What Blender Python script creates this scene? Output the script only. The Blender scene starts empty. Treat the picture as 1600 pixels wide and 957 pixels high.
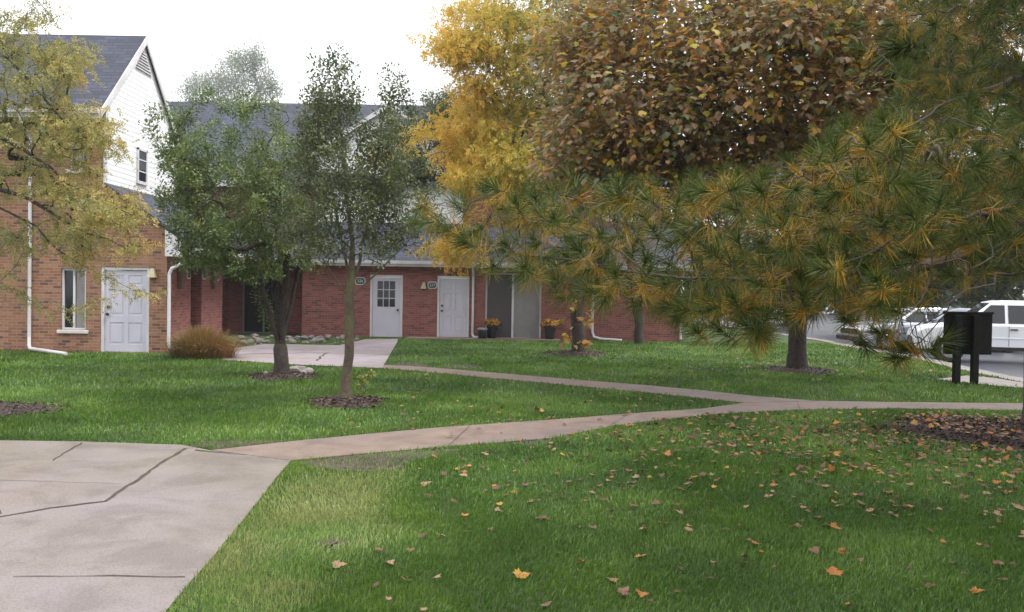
import bpy, bmesh, math, random
import numpy as np
from mathutils import Vector, Matrix

random.seed(7)
RNG = np.random.default_rng(11)
SC = bpy.context.scene
COL = SC.collection
rad = math.radians

# ------------------------------------------------------------------ camera
F, W, H, EYE = 1400.0, 1600.0, 957.0, 1.65
ROT = Matrix.Rotation(rad(90 - 1.03), 3, 'X') @ Matrix.Rotation(rad(0.9), 3, 'Z')
cam = bpy.data.objects.new('camera', bpy.data.cameras.new('camera'))
COL.objects.link(cam)
cam.matrix_world = Matrix.Translation((0, 0, EYE)) @ ROT.to_4x4()
cam.data.sensor_width = 36
cam.data.lens = 36 * F / W
cam.data.clip_end = 3000
cam.data.clip_start = 0.05
SC.camera = cam


def ray(px, py):
    return ROT @ Vector(((px - W / 2) / F, -(py - H / 2) / F, -1))


def G(px, py, z=0.0):                      # the point at height z seen at a pixel
    d = ray(px, py)
    return Vector((0, 0, EYE)) + d * ((z - EYE) / d.z)


def D(px, py, Y):                          # the point at depth Y seen at a pixel
    d = ray(px, py)
    return Vector((0, 0, EYE)) + d * (Y / d.y)


def DX(px, py, X):                         # the point on the plane x = X seen at a pixel
    d = ray(px, py)
    return Vector((0, 0, EYE)) + d * (X / d.x)


def to_px(p):                              # (n,3) -> pixels and depth
    q = (np.asarray(p) - np.array([0, 0, EYE])) @ np.array(ROT)
    dz = np.maximum(-q[:, 2], 1e-3)
    return q[:, 0] / dz * F + W / 2, -q[:, 1] / dz * F + H / 2, -q[:, 2]


# ------------------------------------------------------------------ materials
MATS = {}


def new_mat(name):
    m = bpy.data.materials.new(name)
    m.use_nodes = True
    nt = m.node_tree
    b = nt.nodes['Principled BSDF']
    MATS[name] = m
    return m, nt, b


def N(nt, typ, **kw):
    n = nt.nodes.new(typ)
    for k, v in kw.items():
        if k.startswith('i_'):
            n.inputs[k[2:].replace('_', ' ')].default_value = v
        else:
            setattr(n, k, v)
    return n


def ramp(nt, stops, interp='LINEAR'):
    r = nt.nodes.new('ShaderNodeValToRGB')
    r.color_ramp.interpolation = interp
    e = r.color_ramp.elements
    while len(e) < len(stops):
        e.new(0.5)
    for i, (p, c) in enumerate(stops):
        e[i].position = p
        e[i].color = (*c, 1)
    return r


def mat_noise(name, c1, c2, scale=4.0, rough=0.8, bump=0.0, bscale=60.0, detail=6, spec=0.5, c3=None, s3=0.7, metal=0.0, bdist=0.01, speck=0.0):
    m, nt, b = new_mat(name)
    L = nt.links
    tc = N(nt, 'ShaderNodeTexCoord')
    n1 = N(nt, 'ShaderNodeTexNoise', i_Scale=scale, i_Detail=detail, i_Roughness=0.62)
    L.new(tc.outputs['Object'], n1.inputs['Vector'])
    r = ramp(nt, [(0.3, c1), (0.7, c2)])
    L.new(n1.outputs['Fac'], r.inputs['Fac'])
    col = r.outputs['Color']
    if c3 is not None:
        n3 = N(nt, 'ShaderNodeTexNoise', i_Scale=s3, i_Detail=5)
        L.new(tc.outputs['Object'], n3.inputs['Vector'])
        r3 = ramp(nt, [(0.45, (0, 0, 0)), (0.68, (1, 1, 1))])
        L.new(n3.outputs['Fac'], r3.inputs['Fac'])
        mx = N(nt, 'ShaderNodeMixRGB')
        mx.inputs['Color2'].default_value = (*c3, 1)
        L.new(r3.outputs['Color'], mx.inputs['Fac'])
        L.new(col, mx.inputs['Color1'])
        col = mx.outputs['Color']
    if speck:
        n5 = N(nt, 'ShaderNodeTexNoise', i_Scale=speck, i_Detail=3, i_Roughness=.7)
        L.new(tc.outputs['Object'], n5.inputs['Vector'])
        r5 = ramp(nt, [(0.34, (.62, .6, .58)), (0.5, (1, 1, 1)), (0.68, (1.22, 1.2, 1.2))])
        L.new(n5.outputs['Fac'], r5.inputs['Fac'])
        n6 = N(nt, 'ShaderNodeTexNoise', i_Scale=1.7, i_Detail=8, i_Roughness=.7, i_Distortion=.6)
        L.new(tc.outputs['Object'], n6.inputs['Vector'])
        r6 = ramp(nt, [(0.40, (.72, .70, .69)), (0.52, (1, 1, 1))])
        L.new(n6.outputs['Fac'], r6.inputs['Fac'])
        for rr_ in (r5, r6):
            mu = N(nt, 'ShaderNodeMixRGB', blend_type='MULTIPLY', i_Fac=.75)
            L.new(col, mu.inputs['Color1'])
            L.new(rr_.outputs['Color'], mu.inputs['Color2'])
            col = mu.outputs['Color']
    L.new(col, b.inputs['Base Color'])
    b.inputs['Roughness'].default_value = rough
    b.inputs['Specular IOR Level'].default_value = spec
    b.inputs['Metallic'].default_value = metal
    if bump:
        n2 = N(nt, 'ShaderNodeTexNoise', i_Scale=bscale, i_Detail=4)
        L.new(tc.outputs['Object'], n2.inputs['Vector'])
        bp = N(nt, 'ShaderNodeBump', i_Strength=bump, i_Distance=bdist)
        L.new(n2.outputs['Fac'], bp.inputs['Height'])
        L.new(bp.outputs['Normal'], b.inputs['Normal'])
    return m


def mat_courses(name, stops, mortar, bw, bh, ms, rough=0.85, bump=0.6, patch=None, dist=0.006, pscale=0.5):
    m, nt, b = new_mat(name)
    L = nt.links
    uv = N(nt, 'ShaderNodeUVMap')
    br = N(nt, 'ShaderNodeTexBrick', i_Scale=1.0)
    br.inputs['Brick Width'].default_value = bw
    br.inputs['Row Height'].default_value = bh
    br.inputs['Mortar Size'].default_value = ms
    br.inputs['Mortar Smooth'].default_value = 0.15
    br.inputs['Color1'].default_value = (0, 0, 0, 1)
    br.inputs['Color2'].default_value = (1, 1, 1, 1)
    br.inputs['Mortar'].default_value = (0.5, 0.5, 0.5, 1)
    L.new(uv.outputs['UV'], br.inputs['Vector'])
    r = ramp(nt, stops)
    L.new(br.outputs['Color'], r.inputs['Fac'])
    n = N(nt, 'ShaderNodeTexNoise', i_Scale=pscale, i_Detail=6)
    L.new(uv.outputs['UV'], n.inputs['Vector'])
    r2 = ramp(nt, [(0.35, (0, 0, 0)), (0.7, (1, 1, 1))])
    L.new(n.outputs['Fac'], r2.inputs['Fac'])
    mx = N(nt, 'ShaderNodeMixRGB', blend_type='MIX')
    mulf = N(nt, 'ShaderNodeMath', operation='MULTIPLY')
    mulf.inputs[1].default_value = 0.45
    L.new(r2.outputs['Color'], mulf.inputs[0])
    L.new(mulf.outputs[0], mx.inputs['Fac'])
    L.new(r.outputs['Color'], mx.inputs['Color1'])
    mx.inputs['Color2'].default_value = (*(patch or mortar), 1)
    mo = N(nt, 'ShaderNodeMixRGB')
    L.new(br.outputs['Fac'], mo.inputs['Fac'])
    L.new(mx.outputs['Color'], mo.inputs['Color1'])
    mo.inputs['Color2'].default_value = (*mortar, 1)
    n4 = N(nt, 'ShaderNodeTexNoise', i_Scale=35.0, i_Detail=4)
    L.new(uv.outputs['UV'], n4.inputs['Vector'])
    r4 = ramp(nt, [(0.3, (0.72, 0.72, 0.72)), (0.7, (1.15, 1.15, 1.15))])
    L.new(n4.outputs['Fac'], r4.inputs['Fac'])
    mm = N(nt, 'ShaderNodeMixRGB', blend_type='MULTIPLY', i_Fac=1.0)
    L.new(mo.outputs['Color'], mm.inputs['Color1'])
    L.new(r4.outputs['Color'], mm.inputs['Color2'])
    L.new(mm.outputs['Color'], b.inputs['Base Color'])
    b.inputs['Roughness'].default_value = rough
    inv = N(nt, 'ShaderNodeMath', operation='SUBTRACT')
    inv.inputs[0].default_value = 1.0
    L.new(br.outputs['Fac'], inv.inputs[1])
    add = N(nt, 'ShaderNodeMath', operation='MULTIPLY_ADD')
    L.new(n4.outputs['Fac'], add.inputs[0])
    add.inputs[1].default_value = 0.4
    L.new(inv.outputs[0], add.inputs[2])
    bp = N(nt, 'ShaderNodeBump', i_Strength=bump, i_Distance=dist)
    L.new(add.outputs[0], bp.inputs['Height'])
    L.new(bp.outputs['Normal'], b.inputs['Normal'])
    return m


def mat_leaf(name, stops, rough=0.5, trans=0.3, spec=0.5):
    m, nt, b = new_mat(name)
    L = nt.links
    at = N(nt, 'ShaderNodeAttribute', attribute_name='tint')
    r = ramp(nt, stops)
    L.new(at.outputs['Fac'], r.inputs['Fac'])
    L.new(r.outputs['Color'], b.inputs['Base Color'])
    b.inputs['Roughness'].default_value = rough
    b.inputs['Specular IOR Level'].default_value = spec
    if trans > 0:
        tr = N(nt, 'ShaderNodeBsdfTranslucent')
        L.new(r.outputs['Color'], tr.inputs['Color'])
        mix = N(nt, 'ShaderNodeMixShader', i_Fac=trans)
        L.new(b.outputs[0], mix.inputs[1])
        L.new(tr.outputs[0], mix.inputs[2])
        L.new(mix.outputs[0], nt.nodes['Material Output'].inputs['Surface'])
    return m


BRICK_STOPS = [(0.0, (0.07, 0.045, 0.04)), (0.08, (0.13, 0.06, 0.045)), (0.25, (0.24, 0.094, 0.047)), (0.6, (0.295, 0.127, 0.064)), (1.0, (0.37, 0.185, 0.105))]
M_BRICK = mat_courses('brick', BRICK_STOPS, (0.30, 0.235, 0.19), 0.215, 0.072, 0.007, patch=(0.30, 0.14, 0.085))
BRICK2 = [(0.0, (0.085, 0.04, 0.04)), (0.1, (0.16, 0.055, 0.05)), (0.5, (0.25, 0.075, 0.062)), (1.0, (0.31, 0.11, 0.09))]
M_BRICK2 = mat_courses('red_brick', BRICK2, (0.24, 0.165, 0.145), 0.215, 0.072, 0.006, patch=(0.26, 0.09, 0.075))
SH = [(0.0, (0.022, 0.026, 0.045)), (0.5, (0.036, 0.042, 0.072)), (1.0, (0.052, 0.06, 0.10))]
M_SHINGLE = mat_courses('roof_shingle', SH, (0.02, 0.02, 0.026), 0.33, 0.15, 0.012, rough=0.75, bump=0.9, dist=0.012, patch=(0.05, 0.055, 0.075), pscale=0.3)
M_SIDING = mat_noise('white_siding', (0.76, 0.77, 0.78), (0.82, 0.83, 0.84), 1.5, 0.55)
M_WHITE = mat_noise('white_paint', (0.60, 0.59, 0.62), (0.68, 0.67, 0.7), 2.5, 0.5, c3=(0.5, 0.48, 0.46), s3=1.3)
M_DOOR = mat_noise('door_paint', (0.50, 0.48, 0.56), (0.57, 0.55, 0.63), 2.0, 0.42)
M_DARKWOOD = mat_noise('dark_stained_wood', (0.005, 0.006, 0.005), (0.014, 0.013, 0.011), 9, 0.85, bump=0.3, spec=.2)
M_METAL = mat_noise('dark_metal', (0.03, 0.03, 0.03), (0.06, 0.055, 0.05), 20, 0.35, metal=0.7)
M_BRASS = mat_noise('aged_brass', (0.30, 0.27, 0.17), (0.42, 0.37, 0.24), 20, 0.4, metal=0.3)
M_GLASS, nt_, b_ = new_mat('window_glass')
b_.inputs['Base Color'].default_value = (0.012, 0.015, 0.02, 1)
b_.inputs['Roughness'].default_value = 0.06
M_CURTAIN = mat_noise('pale_curtain', (0.19, 0.18, 0.18), (0.26, 0.25, 0.25), 3, 0.35)
M_SCREEN = mat_noise('insect_screen', (0.055, 0.048, 0.05), (0.08, 0.07, 0.072), 40, 0.45)
M_CONC = mat_noise('concrete', (0.165, 0.14, 0.115), (0.22, 0.19, 0.163), 2.2, 0.55, bump=0.25, bscale=180, c3=(0.22, 0.188, 0.19), s3=0.55, bdist=0.004, speck=70.0)
M_CONC_T = mat_noise('tan_concrete', (0.165, 0.118, 0.092), (0.235, 0.172, 0.14), 3.0, 0.65, bump=0.25, bscale=180, c3=(0.19, 0.145, 0.137), s3=0.8, bdist=0.004, speck=60.0)
M_PATIO = mat_noise('patio_concrete', (0.25, 0.205, 0.19), (0.32, 0.27, 0.27), 1.4, 0.5, c3=(0.32, 0.28, 0.32), s3=0.4, speck=40.0)
M_JOINT = mat_noise('joint_filler', (0.035, 0.025, 0.02), (0.09, 0.06, 0.045), 18, 0.9)
M_SOIL = mat_noise('bare_soil', (0.045, 0.03, 0.024), (0.105, 0.078, 0.066), 7, 0.9, bump=0.8, bscale=50, bdist=0.02)
M_MULCH = mat_noise('mulch_soil', (0.022, 0.015, 0.012), (0.085, 0.054, 0.043), 14, 0.9, bump=1.0, bscale=60, bdist=0.03)
M_ASPHALT = mat_noise('wet_asphalt', (0.045, 0.047, 0.055), (0.075, 0.078, 0.09), 5, 0.32, bump=0.3, bscale=150, bdist=0.004)
M_PAINTLINE = mat_noise('line_paint', (0.5, 0.5, 0.5), (0.75, 0.75, 0.74), 10, 0.6)
M_ROCK = mat_noise('landscape_rock', (0.10, 0.08, 0.075), (0.30, 0.26, 0.25), 5, 0.8, bump=0.6, bscale=25, bdist=0.02)
M_TURF = mat_noise('turf_soil', (0.03, 0.05, 0.012), (0.06, 0.11, 0.022), 7, 0.95, bump=1.0, bscale=90, bdist=0.03, c3=(0.06, 0.08, 0.022), s3=0.4)
M_BARK_D = mat_noise('dark_bark', (0.018, 0.014, 0.012), (0.07, 0.052, 0.042), 16, 0.85, bump=0.9, bscale=45, bdist=0.02)
M_BARK_M = mat_noise('mossy_bark', (0.05, 0.036, 0.028), (0.14, 0.10, 0.07), 14, 0.85, bump=0.9, bscale=45, bdist=0.02, c3=(0.11, 0.115, 0.04), s3=2.0)
M_BARK_P = mat_noise('pine_twig_bark', (0.03, 0.022, 0.02), (0.11, 0.08, 0.07), 30, 0.7, bump=0.6, bscale=120, bdist=0.005)
M_POT = mat_noise('black_pot', (0.012, 0.012, 0.014), (0.03, 0.03, 0.033), 12, 0.4)
M_GREYPLASTIC = mat_noise('grey_plastic', (0.16, 0.16, 0.18), (0.24, 0.24, 0.27), 12, 0.45)
M_RUBBER = mat_noise('tyre_rubber', (0.01, 0.01, 0.01), (0.025, 0.025, 0.026), 12, 0.8)
M_RIM = mat_noise('wheel_alloy', (0.4, 0.4, 0.42), (0.5, 0.5, 0.52), 12, 0.3, metal=0.8)
M_CARWHITE = mat_noise('white_car_paint', (0.74, 0.76, 0.8), (0.78, 0.8, 0.84), 3, 0.18)
M_CARSILVER = mat_noise('silver_car_paint', (0.45, 0.47, 0.5), (0.52, 0.54, 0.57), 3, 0.2, metal=0.4)
M_CARBLUE = mat_noise('grey_car_paint', (0.22, 0.24, 0.28), (0.27, 0.29, 0.33), 3, 0.2, metal=0.4)
M_TRIM = mat_noise('black_trim', (0.012, 0.012, 0.013), (0.025, 0.025, 0.026), 10, 0.5)
M_LAMP = mat_noise('headlamp_lens', (0.6, 0.6, 0.62), (0.75, 0.75, 0.77), 10, 0.12)
M_PLAQUE = mat_noise('plaque_dark', (0.02, 0.04, 0.035), (0.04, 0.06, 0.055), 10, 0.5)
M_LETTER = mat_noise('plaque_lettering', (0.6, 0.62, 0.64), (0.7, 0.72, 0.74), 10, 0.5)

L_GRASS = mat_leaf('grass_blade', [(0.0, (0.034, 0.085, 0.012)), (0.4, (0.088, 0.185, 0.019)), (0.65, (0.165, 0.285, 0.034)), (0.82, (0.23, 0.37, 0.085)), (1.0, (0.36, 0.38, 0.14))], 0.42, 0.25, 0.5)
L_LOCUST = mat_leaf('locust_leaf', [(0.0, (0.19, 0.21, 0.08)), (0.4, (0.36, 0.33, 0.11)), (0.75, (0.52, 0.40, 0.12)), (1.0, (0.56, 0.37, 0.12))], 0.6, 0.4)
L_GOLD = mat_leaf('golden_leaf', [(0.0, (0.20, 0.21, 0.035)), (0.3, (0.46, 0.39, 0.065)), (0.6, (0.68, 0.47, 0.075)), (1.0, (0.74, 0.42, 0.09))], 0.6, 0.42)
L_CRAB = mat_leaf('crabapple_leaf', [(0.0, (0.08, 0.115, 0.045)), (0.5, (0.14, 0.20, 0.06)), (0.85, (0.22, 0.26, 0.07)), (1.0, (0.28, 0.22, 0.06))], 0.5, 0.3)
L_CRAB2 = mat_leaf('dark_crabapple_leaf', [(0.0, (0.065, 0.088, 0.05)), (0.5, (0.12, 0.155, 0.068)), (0.9, (0.19, 0.21, 0.07)), (1.0, (0.25, 0.21, 0.06))], 0.48, 0.35)
L_MAPLE = mat_leaf('maple_leaf', [(0.0, (0.10, 0.14, 0.07)), (0.22, (0.18, 0.19, 0.06)), (0.42, (0.28, 0.22, 0.13)), (0.6, (0.33, 0.20, 0.10)), (0.78, (0.44, 0.20, 0.05)), (0.9, (0.50, 0.32, 0.04)), (1.0, (0.44, 0.37, 0.05))], 0.42, 0.45, 0.5)
L_FALLEN = mat_leaf('fallen_leaf', [(0.0, (0.08, 0.04, 0.022)), (0.3, (0.15, 0.06, 0.025)), (0.5, (0.30, 0.19, 0.11)), (0.75, (0.36, 0.12, 0.018)), (1.0, (0.42, 0.23, 0.025))], 0.5, 0.1)
L_NEEDLE = mat_leaf('pine_needle', [(0.0, (0.022, 0.042, 0.011)), (0.35, (0.07, 0.105, 0.02)), (0.55, (0.14, 0.15, 0.026)), (0.72, (0.31, 0.22, 0.03)), (0.88, (0.46, 0.25, 0.025)), (1.0, (0.34, 0.13, 0.02))], 0.5, 0.22, 0.25)
L_FAR = mat_leaf('haze_paled_leaf', [(0.0, (0.2, 0.24, 0.2)), (1.0, (0.34, 0.36, 0.28))], 0.6, 0.5)  # far leaves lightened, haze and glare put into their colour
L_BACK = mat_leaf('back_leaf', [(0.0, (0.02, 0.04, 0.015)), (0.6, (0.05, 0.075, 0.02)), (1.0, (0.14, 0.11, 0.025))], 0.6, 0.3)
L_FOUNT = mat_leaf('ornamental_grass_blade', [(0.0, (0.10, 0.12, 0.03)), (0.5, (0.27, 0.17, 0.06)), (1.0, (0.40, 0.20, 0.09))], 0.6, 0.3)
L_MUM = mat_leaf('mum_petal', [(0.0, (0.05, 0.08, 0.02)), (0.25, (0.08, 0.09, 0.02)), (0.4, (0.5, 0.2, 0.03)), (0.8, (0.58, 0.33, 0.05)), (1.0, (0.45, 0.12, 0.05))], 0.6, 0.25)
L_CHIP = mat_leaf('bark_chip', [(0.0, (0.018, 0.012, 0.01)), (0.7, (0.08, 0.05, 0.038)), (1.0, (0.17, 0.12, 0.095))], 0.85, 0.0)


# ------------------------------------------------------------------ objects
def tag(o, label=None, cat=None, group=None, kind=None):
    if label: o['label'] = label
    if cat: o['category'] = cat
    if group: o['group'] = group
    if kind: o['kind'] = kind
    return o


def thing(name, label, cat, loc=(0, 0, 0), group=None):
    o = bpy.data.objects.new(name, None)
    o.empty_display_size = 0.2
    o.location = loc
    COL.objects.link(o)
    return tag(o, label, cat, group)


def base_of(o):
    v = Vector((0, 0, 0))
    while o is not None:
        v += o.location
        o = o.parent
    return v


def link(name, me, mat, parent=None, smooth=False):
    if mat is not None:
        me.materials.append(mat)
    if smooth:
        me.polygons.foreach_set('use_smooth', [True] * len(me.polygons))
    o = bpy.data.objects.new(name, me)
    COL.objects.link(o)
    if parent is not None:
        o.parent = parent
    return o


class MB:
    """collects faces in world metres"""
    def __init__(s):
        s.v, s.f = [], []

    def quad(s, *pts):
        n = len(s.v)
        s.v += [tuple(p) for p in pts]
        s.f.append(tuple(range(n, n + len(pts))))
        return s

    def box(s, x0, x1, y0, y1, z0, z1):
        n = len(s.v)
        s.v += [(x0, y0, z0), (x1, y0, z0), (x1, y1, z0), (x0, y1, z0), (x0, y0, z1), (x1, y0, z1), (x1, y1, z1), (x0, y1, z1)]
        for f in ((0, 3, 2, 1), (4, 5, 6, 7), (0, 1, 5, 4), (1, 2, 6, 5), (2, 3, 7, 6), (3, 0, 4, 7)):
            s.f.append(tuple(n + i for i in f))
        return s

    def prism(s, poly, off):               # poly extruded by a vector
        n, k = len(s.v), len(poly)
        off = Vector(off)
        s.v += [tuple(Vector(p)) for p in poly] + [tuple(Vector(p) + off) for p in poly]
        s.f.append(tuple(n + k - 1 - i for i in range(k)))
        s.f.append(tuple(n + k + i for i in range(k)))
        for i in range(k):
            j = (i + 1) % k
            s.f.append((n + i, n + j, n + k + j, n + k + i))
        return s

    def tube(s, path, radii, sides=8, caps=True):
        path = [Vector(p) for p in path]
        if not isinstance(radii, (list, tuple)):
            radii = [radii] * len(path)
        n0 = len(s.v)
        t = (path[1] - path[0]).normalized()
        a = t.orthogonal().normalized()
        for i, p in enumerate(path):
            if 0 < i < len(path) - 1:
                t2 = ((path[i + 1] - p).normalized() + (p - path[i - 1]).normalized()).normalized()
            elif i == 0:
                t2 = t
            else:
                t2 = (p - path[i - 1]).normalized()
            a = (a - t2 * a.dot(t2)).normalized()
            b = t2.cross(a)
            for k in range(sides):
                an = 2 * math.pi * k / sides
                s.v.append(tuple(p + (a * math.cos(an) + b * math.sin(an)) * radii[i]))
        for i in range(len(path) - 1):
            for k in range(sides):
                k2 = (k + 1) % sides
                o = n0 + i * sides
                s.f.append((o + k, o + k2, o + sides + k2, o + sides + k))
        if caps:
            s.f.append(tuple(n0 + sides - 1 - k for k in range(sides)))
            o = n0 + (len(path) - 1) * sides
            s.f.append(tuple(o + k for k in range(sides)))
        return s

    def lathe(s, cx, cy, prof, sides=20):
        n0 = len(s.v)
        for r, z in prof:
            for k in range(sides):
                a = 2 * math.pi * k / sides
                s.v.append((cx + r * math.cos(a), cy + r * math.sin(a), z))
        for i in range(len(prof) - 1):
            for k in range(sides):
                k2 = (k + 1) % sides
                o = n0 + i * sides
                s.f.append((o + k, o + k2, o + sides + k2, o + sides + k))
        s.f.append(tuple(n0 + sides - 1 - k for k in range(sides)))
        o = n0 + (len(prof) - 1) * sides
        s.f.append(tuple(o + k for k in range(sides)))
        return s

    def build(s, name, mat, parent=None, smooth=False, bevel=0.0, fixn=True):
        me = bpy.data.meshes.new(name)
        b = base_of(parent)
        me.from_pydata([(x - b.x, y - b.y, z - b.z) for x, y, z in s.v], [], s.f)
        if fixn:
            bm = bmesh.new()
            bm.from_mesh(me)
            bmesh.ops.recalc_face_normals(bm, faces=bm.faces)
            bm.to_mesh(me)
            bm.free()
        uvl = me.uv_layers.new(name='UVMap')
        up = Vector((0, 0, 1))
        for p in me.polygons:
            n = p.normal
            if abs(n.z) > 0.999:
                u, v = Vector((1, 0, 0)), Vector((0, 1, 0))
            else:
                u = up.cross(n).normalized()
                v = n.cross(u)
            for li in p.loop_indices:
                c = Vector(s.v[me.loops[li].vertex_index])
                uvl.data[li].uv = (c.dot(u), c.dot(v))
        o = link(name, me, mat, parent, smooth)
        if bevel:
            md = o.modifiers.new('bevel', 'BEVEL')
            md.width = bevel
            md.segments = 2
            md.limit_method = 'ANGLE'
        return o


def mesh_np(name, verts, faces, mat, parent=None, tint=None, smooth=False):
    """verts (n,3), faces (m,k) of constant size or list of such arrays; tint per face"""
    if not isinstance(faces, list):
        faces = [faces]
    me = bpy.data.meshes.new(name)
    b = np.array(base_of(parent))
    v = (np.asarray(verts, dtype=np.float64) - b).astype(np.float32)
    me.vertices.add(len(v))
    me.vertices.foreach_set('co', v.ravel())
    nl = sum(f.size for f in faces)
    npoly = sum(len(f) for f in faces)
    me.loops.add(nl)
    me.loops.foreach_set('vertex_index', np.concatenate([f.ravel() for f in faces]).astype(np.int32))
    me.polygons.add(npoly)
    st, cur = [], 0
    for f in faces:
        st.append(cur + np.arange(len(f)) * f.shape[1])
        cur += f.size
    me.polygons.foreach_set('loop_start', np.concatenate(st).astype(np.int32))
    me.update(calc_edges=True)
    if tint is not None:
        at = me.attributes.new('tint', 'FLOAT', 'FACE')
        at.data.foreach_set('value', np.asarray(tint, dtype=np.float32))
    me.validate()
    return link(name, me, mat, parent, smooth)


def norm(a):
    return a / np.maximum(np.linalg.norm(a, axis=-1, keepdims=True), 1e-9)


def scatter(name, tv, tf, pos, fwd, nrm, scale, tint, mat, parent=None):
    """one mesh of copies of a small template (x = length, y = width, z = normal)"""
    tv = np.asarray(tv, float)
    tf = np.asarray(tf)
    x = norm(fwd)
    z = norm(nrm - x * np.sum(nrm * x, axis=1, keepdims=True))
    y = np.cross(z, x)
    n, k = len(pos), len(tv)
    print('scatter', parent.name if parent else '', name, n)
    if np.ndim(scale) == 1:
        scale = np.repeat(scale[:, None], 3, 1)
    s = tv[None] * scale[:, None, :]
    v = pos[:, None] + s[..., 0:1] * x[:, None] + s[..., 1:2] * y[:, None] + s[..., 2:3] * z[:, None]
    f = (tf[None] + (np.arange(n) * k)[:, None, None]).reshape(-1, tf.shape[1])
    return mesh_np(name, v.reshape(-1, 3), f, mat, parent, np.repeat(tint, len(tf)))


def rand_dirs(n):
    return norm(RNG.normal(size=(n, 3)))


def in_poly(px, py, poly):
    inside = np.zeros(len(px), bool)
    j = len(poly) - 1
    for i in range(len(poly)):
        xi, yi = poly[i][0], poly[i][1]
        xj, yj = poly[j][0], poly[j][1]
        c = ((yi > py) != (yj > py)) & (px < (xj - xi) * (py - yi) / (yj - yi + 1e-12) + xi)
        inside ^= c
        j = i
    return inside


def vnoise(x, y, s, seed):
    r = np.random.default_rng(seed)
    g = r.uniform(-1, 1, (64, 64))
    u, v = x * s + 100, y * s + 100
    i, j = np.floor(u).astype(int), np.floor(v).astype(int)
    fu, fv = u - i, v - j
    fu, fv = fu * fu * (3 - 2 * fu), fv * fv * (3 - 2 * fv)
    a = g[i % 64, j % 64]; b = g[(i + 1) % 64, j % 64]; c = g[i % 64, (j + 1) % 64]; d_ = g[(i + 1) % 64, (j + 1) % 64]
    return (a * (1 - fu) + b * fu) * (1 - fv) + (c * (1 - fu) + d_ * fu) * fv


# ------------------------------------------------------------------ light and sky
SUN_EL, SUN_AZ = 60, 105          # overcast: a very soft sun, high, to the right of the camera
wd = bpy.data.worlds.new('World')
SC.world = wd
wd.use_nodes = True
nt = wd.node_tree
bg = nt.nodes['Background']
sky = nt.nodes.new('ShaderNodeTexSky')
sky.sky_type = 'NISHITA'
sky.sun_disc = False
sky.sun_elevation = rad(SUN_EL)
sky.sun_rotation = rad(SUN_AZ)
sky.dust_density = 4.0
tcw = nt.nodes.new('ShaderNodeTexCoord')
sep = nt.nodes.new('ShaderNodeSeparateXYZ')
nt.links.new(tcw.outputs['Generated'], sep.inputs[0])
cl = nt.nodes.new('ShaderNodeMapRange')
cl.inputs['From Min'].default_value = 0.0
cl.inputs['From Max'].default_value = 1.0
cl.inputs['To Min'].default_value = 9.0
cl.inputs['To Max'].default_value = 17.0
nt.links.new(sep.outputs['Z'], cl.inputs['Value'])
cloud = nt.nodes.new('ShaderNodeVectorMath')
cloud.operation = 'SCALE'
cloud.inputs[0].default_value = (0.99, 1.0, 1.03)
nt.links.new(cl.outputs['Result'], cloud.inputs['Scale'])
mxw = nt.nodes.new('ShaderNodeMixRGB')
mxw.inputs['Fac'].default_value = 0.88            # cloud cover over the blue sky
nt.links.new(sky.outputs['Color'], mxw.inputs['Color1'])
nt.links.new(cloud.outputs['Vector'], mxw.inputs['Color2'])
nt.links.new(mxw.outputs['Color'], bg.inputs['Color'])
bg.inputs['Strength'].default_value = 0.085
sl = bpy.data.lights.new('sun', 'SUN')
sl.energy = 1.5
sl.angle = rad(14)
sl.color = (1, 0.97, 0.93)
so = bpy.data.objects.new('sun', sl)
COL.objects.link(so)
az = rad(SUN_AZ)
sd = Vector((math.sin(az) * math.cos(rad(SUN_EL)), math.cos(az) * math.cos(rad(SUN_EL)), math.sin(rad(SUN_EL))))
so.rotation_euler = (-sd).to_track_quat('-Z', 'Y').to_euler()
so.location = (0, 0, 40)
vs = SC.view_settings
vs.view_transform = 'Standard'
vs.look = 'None'
vs.exposure = 1.0
vs.gamma = 1.0
SC.cycles.max_bounces = 6
SC.cycles.diffuse_bounces = 3
SC.cycles.glossy_bounces = 2
SC.cycles.transmission_bounces = 4
SC.cycles.volume_bounces = 0
SC.cycles.use_denoising = True
SC.cycles.sample_clamp_indirect = 6

# ------------------------------------------------------------------ ground, walks, lot
KERB_PX = [(1285, 534), (1310, 540), (1400, 556), (1446, 565), (1486, 575), (1530, 585), (1600, 599)]
KERB = [G(*p) for p in KERB_PX]
kerb_line = [Vector((10.75, 400, 0)), Vector((10.75, 40, 0))] + KERB + [Vector((9.9, 14, 0)), Vector((9.9, -60, 0))]
KW = 0.42
m = MB()
left = [Vector((-400, -60, 0)), Vector((-400, 400, 0))] + kerb_line
m.quad(*left[::-1])
low = [p + Vector((KW, 0, -0.2)) for p in kerb_line]
m.quad(*(low + [Vector((400, -60, -0.2)), Vector((400, 400, -0.2))])[::-1])
for a, b, c, d in zip(kerb_line, kerb_line[1:], low, low[1:]):
    m.quad(a, b, d, c)
gr = m.build('ground', M_TURF, fixn=False)
tag(gr, kind='structure')
m = MB()
m.quad(*([p + Vector((KW, 0, -0.15)) for p in kerb_line] + [Vector((60, -60, -0.15)), Vector((60, 400, -0.15))])[::-1])
tag(m.build('parking_lot', M_ASPHALT, fixn=False), kind='structure')
m = MB()
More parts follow.
